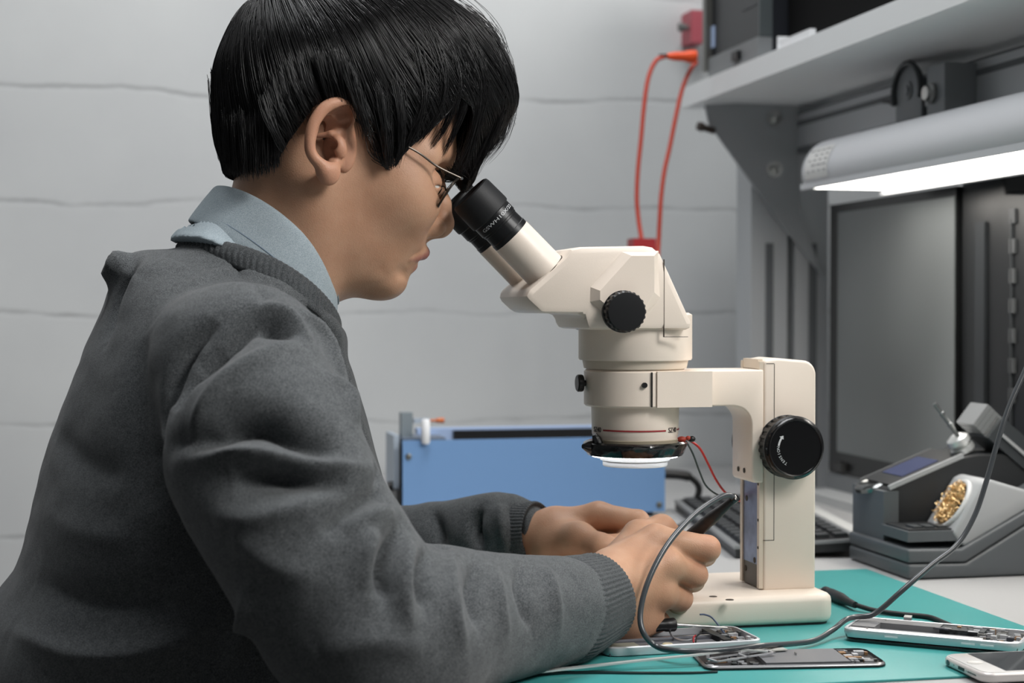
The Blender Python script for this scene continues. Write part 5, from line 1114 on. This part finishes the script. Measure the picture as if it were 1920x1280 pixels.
# ================================================================== glasses
m_wire = mat('gunmetal_wire', (84, 78, 72), .38, metal=1)
gl = thing('eyeglasses', 'thin metal framed eyeglasses worn by the person', 'eyeglasses', tuple(M_(850, 340)))
lt = M_(858, 337, -.035); lb_ = M_(817, 396, -.035); lx = (lt-lb_); lx.y = 0; hl = lx.length/2; lx.normalize(); lc_ = (M_(858, 337, -.035)+lb_)/2
for s in (-1, 1):
    c = Vector((lc_.x, YC+s*.035, lc_.z)); ax2 = (Vector((0, s, 0))+lx.cross(Vector((0, 1, 0)))*0).normalized(); nrm_ = lx.cross(Vector((0, 1, 0))).normalized()
    if nrm_.x < 0: nrm_ = -nrm_
    def lp(t, k=1.): return c+lx*(hl*k*math.copysign(abs(math.sin(t))**.85, math.sin(t)))+Vector((0, s, 0))*(.0255*k*math.copysign(abs(math.cos(t))**.85, math.cos(t)))-nrm_*(.004*k*abs(math.cos(t))*(1 if math.cos(t) > 0 else .0))
    fr = MB().tube([lp(t) for t in np.linspace(0, 2*PI, 49)], .00085, 8, cap=False).obj('rim', m_wire, gl)
    mb = MB(); R = [mb.ring([lp(t, .97)+nrm_*o for t in np.linspace(0, 2*PI, 48, endpoint=False)]) for o in (-.0008, .0008)]; mb.skin(R); mb.obj('lens', mat('lens_clear', (245, 248, 248), .02, trans=1, ior=1.5), gl)
    hinge = c+lx*(hl*.86)+Vector((0, s*.028, 0))-nrm_*.001
    MB().lathe(hinge-Vector((0, .0012, 0)), (0, 1, 0), [(0, .0011), (.0024, .0011)], 10).obj('hinge', m_steel, gl)
    th_ = [hinge, M_(820, 312, s*.070 if s < 0 else .070), M_(776, 281, s*.0755), M_(690, 238, s*.079), M_(640, 212, s*.081), M_(600, 250, s*.077)]
    th_ = [Vector(p) if i == 0 else Vector((p.x, YC+s*[0, .064, .0690, .0700, .0700, .069][i], p.z)) for i, p in enumerate(th_)]
    # near-side pixel positions are taken on the near temple plane
    for i, (a, b) in enumerate(((0, 0), (820, 312), (776, 281), (690, 240), (645, 216), (606, 262))):
        if i: p = PY(a, b, YC-[0, .064, .0690, .0700, .0700, .069][i]); th_[i].x = p.x; th_[i].z = p.z
    MB().tube(spline(th_, 6), .00085, 8).obj('temple', m_wire, gl)
    pd_ = c-Vector((0, s*.0215, 0))+lx*.002; MB().tube(spline([pd_+lx*.004, pd_-nrm_*.004+lx*.006, pd_-nrm_*.0075-Vector((0, s*.002, 0))], 5), .0005, 6).obj('pad_arm', m_wire, gl)
    MB().sphere(pd_-nrm_*.0085-Vector((0, s*.003, 0)), .0042, (.7, .35, 1), 12).obj('nose_pad', mat('nose_pad_clear', (215, 205, 195), .2, trans=.5), gl)
a = Vector((lc_.x, YC-.0095, lc_.z))+lx*hl*.45; b = a.copy(); b.y = YC+.0095
MB().tube(spline([a, (a+b)/2+nrm_*.002+lx*.0025, b], 6), .0009, 8).obj('bridge', m_wire, gl)
# ================================================================== tool in the right hand
t0 = PY(1378, 934, 1.2235); t1 = PY(1296, 1004, 1.2560); dx = (t1-t0).normalized()
pen = thing('soldering_pen', 'slim black soldering pen handle held in the right hand, cable leaving its top', 'soldering iron', tuple((t0+t1)/2))
mb = MB(); mb.lathe(t0, dx, [(0, .0020), (.001, .0026), (.012, .0036), (.024, .0049), (.030, .0053), (.031, .0050), (.034, .0050), (.035, .0053), (.075, .0056), (.100, .0058), (.108, .0045)], 28); mb.obj('handle', mat('pen_black', (34, 32, 32), .42, bump=.1, bscale=1500), pen)
MB().lathe(t0+dx*.108, dx, [(0, .0035), (.012, .003), (.013, .0018), (.032, .0015), (.042, .0002)], 14).obj('tip', m_steel, pen)
MB().lathe(t0-dx*.002, dx, [(0, .002), (.0005, .0036), (.004, .0036)], 14).obj('strain_relief', m_gls, pen)
a = PY(1302, 1103, 1.262); b = PY(1262, 1112, 1.262)
tag(MB().tube([a, a+(b-a)*.12, a+(b-a)*.4, b, b+(b-a)*.4], [.0016, .0030, .0036, .0030, .002], 12).obj('pry_tool', m_rub), 'small dark tool end poking out under the fingers of the right hand', 'tool')
# ================================================================== hair
HP_ = closed_spline(xz([(428, 326), (418, 300), (406, 262), (402, 225), (401, 180), (404, 130), (420, 80), (452, 22), (505, -26), (575, -55), (650, -62), (730, -48), (800, -16), (850, 14), (900, 52), (938, 100), (958, 150), (963, 192), (945, 228), (920, 264), (896, 300), (882, 336), (866, 352), (852, 336), (820, 345), (780, 390), (700, 430), (620, 430), (540, 390), (480, 345)]))
WHR = wfield([(600, 20, 68), (610, 140, 86), (460, 180, 74), (530, 300, 74), (750, 200, 80), (830, 230, 66), (900, 150, 50), (900, 280, 38), (800, 60, 66), (430, 300, 60)], .05)
CUTN = closed_spline(xz([(688, 222), (690, 262), (694, 288), (714, 306), (738, 319), (750, 294), (772, 268), (800, 246), (838, 210), (868, 178), (890, 200), (880, 270), (870, 330), (900, 470), (480, 470), (486, 324), (512, 318), (528, 280), (553, 242), (572, 216), (588, 197), (640, 186), (668, 195)], -.072), 4)
def hair_f(P, off=0.):
    d = inflate(P, HP_, WHR, .058)
    X, Z = P[:, 0], P[:, 2]; c = -poly_sd(X, Z, CUTN); y = np.abs(P[:, 1]-YC); c = np.minimum(-c, .030-y)      # inside the window and off the middle
    # c < 0 where hair must be removed
    cc = np.maximum(poly_sd(X, Z, CUTN), .026-y)
    return smax(d, -cc-off, .004)
hm = sdf_mesh(lambda P: hair_f(P)+.0035, (M_(390, 0).x, YC-.105, M_(0, 380).z), (M_(985, 0).x, YC+.105, M_(0, -85).z), .0022)
hvn = hm[0]+rng.normal(0, .0002, hm[0].shape).astype(np.float32)
m_hair = mat('black_hair', (16, 15, 16), .30, spec=.6, ior=1.5); m_hb = mat('hair_base', (9, 9, 10), .6, spec=.25)
hair = mesh_obj('hair', hvn, hm[1], m_hb, person, True, 0)
K = A3(M_(500, -30))
def trace(S, n, step, off, grav=.35, free=None):
    """grow strands forward along the hair surface from the points S"""
    P = S.copy(); out = [P.copy()]; alive = np.ones(len(P), bool)
    for i in range(n):
        d, g = val_grad(hair_f, P, .0008)
        v = P-K; v /= np.linalg.norm(v, axis=1, keepdims=True)+1e-6
        v = v+np.array([0, 0, -grav], np.float32)*(1 if np.isscalar(grav) else 1); v -= g*(v*g).sum(1, keepdims=True); v /= np.linalg.norm(v, axis=1, keepdims=True)+1e-6
        Q = P+v*step[:, None]; d, g = val_grad(hair_f, Q, .0008); inside = hair_f_raw(Q)
        Q = Q-g*np.clip(d-off, -.004, .004)[:, None]
        P = np.where(alive[:, None], Q, P); out.append(P.copy())
    return np.stack(out, 1)
def hair_f_raw(P): return inflate(P, HP_, WHR, .058)
def window(P): return np.maximum(poly_sd(P[:, 0], P[:, 2], CUTN), .026-np.abs(P[:, 1]-YC))
NS = 13500
idx = rng.integers(0, len(hm[0]), NS*3); S = hm[0][idx]
ok = (hair_f_raw(S) > -.009) & (S[:, 1] < YC+.06); S = S[ok][:NS]
off = rng.uniform(-.0015, .0022, len(S)).astype(np.float32)
step = rng.uniform(.0045, .0085, len(S)).astype(np.float32)
T = trace(S+rng.normal(0, .001, S.shape).astype(np.float32), 11, step, off)
def strands_mesh(T, r0, m, parent, name='strands', cut=None):
    n, k, _ = T.shape; tan = np.gradient(T, axis=1); tan /= np.linalg.norm(tan, axis=2, keepdims=True)+1e-9
    ref = np.array([.3, -1, .2], np.float32); a = np.cross(tan, ref); a /= np.linalg.norm(a, axis=2, keepdims=True)+1e-9; b = np.cross(tan, a)
    prof = np.sin(np.linspace(.25, 1, k)*PI*.98)**.6; prof = np.maximum(prof, .08)[None, :, None]; R = r0[:, None, None]*prof
    V = np.stack([T+R*(a*math.cos(q)+b*math.sin(q)) for q in (0, 2.094, 4.189)], 2)      # n,k,3,3
    base = (np.arange(n)[:, None]*k+np.arange(k-1)[None])[:, :, None]*3+np.arange(3)[None, None]
    nxt = (np.arange(n)[:, None]*k+np.arange(k-1)[None])[:, :, None]*3+(np.arange(3)+1) % 3
    F4 = np.stack([base, nxt, nxt+3, base+3], -1)
    if cut is not None: F4 = F4[cut]
    return mesh_obj(name, V.reshape(-1, 3).astype(np.float32), F4.reshape(-1, 4), m, parent, True, 0)
# stop a strand once it runs more than a few millimetres into the face or ear window
fl_ = T.reshape(-1, 3); wd = -window(fl_).reshape(T.shape[:2]); raw = hair_f_raw(fl_).reshape(T.shape[:2])
lim = rng.uniform(.0005, .009, len(T))[:, None]; bad = (wd > lim) | (raw > .006); bad = np.maximum.accumulate(bad, axis=1); okseg = ~(bad[:, 1:] | bad[:, :-1])
s1 = strands_mesh(T, rng.uniform(.00013, .00030, len(T)).astype(np.float32), m_hair, hair, 'strands', okseg); s1['kind'] = 'stuff'
# locks: fringe in front of the forehead, sideburn and nape tips, stray hairs
G = []
def lock(pts, n, spread, conv=.35, r=.00023, k=12):
    n = int(n*1.5)
    """pts: (px, py, dy)"""
    P = np.array([tuple(M_(a, b, c)) for a, b, c in pts]); C = np.array(spline([tuple(p) for p in P], 5)); u = np.linspace(0, 1, k); C = np.stack([np.interp(u, np.linspace(0, 1, len(C)), C[:, i]) for i in range(3)], 1)
    for _ in range(n):
        o = rng.normal(0, spread, 3); o2 = o*conv+rng.normal(0, spread*.25, 3); l = rng.uniform(.8, 1.04); uu = np.clip(u*l, 0, 1.04)
        q = np.stack([np.interp(uu, u, C[:, i]) for i in range(3)], 1)+o[None]*(1-u[:, None])+o2[None]*u[:, None]+rng.normal(0, spread*.12, 3)[None]*np.sin(u*9)[:, None]
        G.append((q, rng.uniform(.7, 1.2)*r))
# fringe masses
for (pts, n, sp) in [
    ([(880, 60, -.030), (925, 120, -.030), (935, 190, -.028), (915, 260, -.024), (880, 335, -.020)], 170, .0045),
    ([(900, 70, -.010), (944, 130, -.010), (948, 195, -.010), (922, 255, -.010), (886, 322, -.010)], 170, .0045),
    ([(840, 40, -.046), (885, 110, -.048), (900, 180, -.046), (886, 250, -.042), (862, 330, -.036)], 150, .0040),
    ([(870, 60, .012), (930, 120, .014), (952, 180, .014), (940, 250, .012), (905, 300, .010)], 120, .0050),
    ([(850, 70, -.052), (872, 130, -.055), (872, 190, -.055), (850, 250, -.053), (826, 300, -.050)], 46, .0026),
    ([(820, 60, -.058), (850, 120, -.061), (855, 175, -.061), (835, 235, -.060), (806, 280, -.058)], 60, .0030),
    ([(860, 90, -.048), (890, 150, -.050), (893, 205, -.050), (880, 260, -.046), (852, 322, -.042)], 44, .0022),
    ([(800, 60, -.064), (826, 130, -.067), (828, 185, -.068), (808, 232, -.067), (782, 268, -.066)], 70, .0034),
    ([(780, 90, -.070), (796, 160, -.073), (790, 210, -.074), (772, 255, -.073), (752, 292, -.071)], 70, .0034),
    ([(740, 150, -.076), (752, 220, -.078), (752, 270, -.077), (744, 312, -.075)], 60, .0030),
    ([(715, 170, -.078), (724, 240, -.079), (728, 290, -.077), (728, 314, -.075)], 60, .0034),
    ([(860, 20, -.02), (915, 60, -.02), (940, 105, -.02), (938, 150, -.02)], 60, .006),
    ([(900, 50, 0), (930, 78, 0), (945, 110, 0), (940, 130, 0)], 20, .004),
]: lock(pts, n, sp)
for x, y0, y1 in ((432, 250, 326), (448, 255, 330), (466, 262, 331), (484, 262, 330), (502, 255, 325), (516, 240, 315), (420, 230, 300), (408, 180, 250)):
    dy = -.074+.060*(max(0, 470-x)/62)
    lock([(x-3, y0-40, dy), (x-2, y0, dy-.002), (x, y1-16, dy-.001), (x+2, y1, dy+.001)], 60, .0030, .6)
for x, y in ((530, 275), (545, 250), (560, 228), (576, 212), (596, 196)): lock([(x-34, y-90, -.084), (x-22, y-45, -.086), (x-6, y-10, -.084), (x+2, y+4, -.080)], 40, .0030, .6)
for x, y in ((620, 190), (645, 192), (664, 200), (678, 225), (686, 258)): lock([(x-20, y-90, -.088), (x-8, y-45, -.088), (x, y-14, -.085), (x+1, y+4, -.081)], 40, .0030, .6)
# strays
for _ in range(70):
    i = int(rng.integers(50, 92)); a = HP_[i]; dy = rng.uniform(-.03, .02)
    a = Vector((a[0], YC+dy, a[1])); v = (a-Vector(K)).normalized(); tt = Vector((v.z, 0, -v.x)); q = np.array([tuple(a-v*.004+tt*(.022*s)+v*(.006*math.sin(s*2.2)*rng.uniform(.5, 1.6))) for s in np.linspace(0, 1.1, 12)]); G.append((q, .00013))
TL = np.stack([g[0] for g in G]).astype(np.float32); s2 = strands_mesh(TL, np.array([g[1] for g in G], np.float32), m_hair, hair, 'fringe_locks'); s2['kind'] = 'stuff'
# eyebrows
G = []
for s in (-1, 1):
    for _ in range(110):
        u = rng.uniform(0, 1); a = M_(834-34*u, 300-12*u, 0); a.y = YC+s*(.016+.034*u); a.x -= .004*(u*u); q = np.array([tuple(a+Vector((-.006*w_*.6, s*.006*w_, .0015*w_-.003*rng.uniform(0, 1)))) for w_ in np.linspace(0, 1, 5)]); q += rng.normal(0, .0008, 3); G.append((q, .00012))
eb = strands_mesh(np.stack([g[0] for g in G]).astype(np.float32), np.array([g[1] for g in G], np.float32), m_hair, person, 'eyebrows'); eb['kind'] = 'stuff'
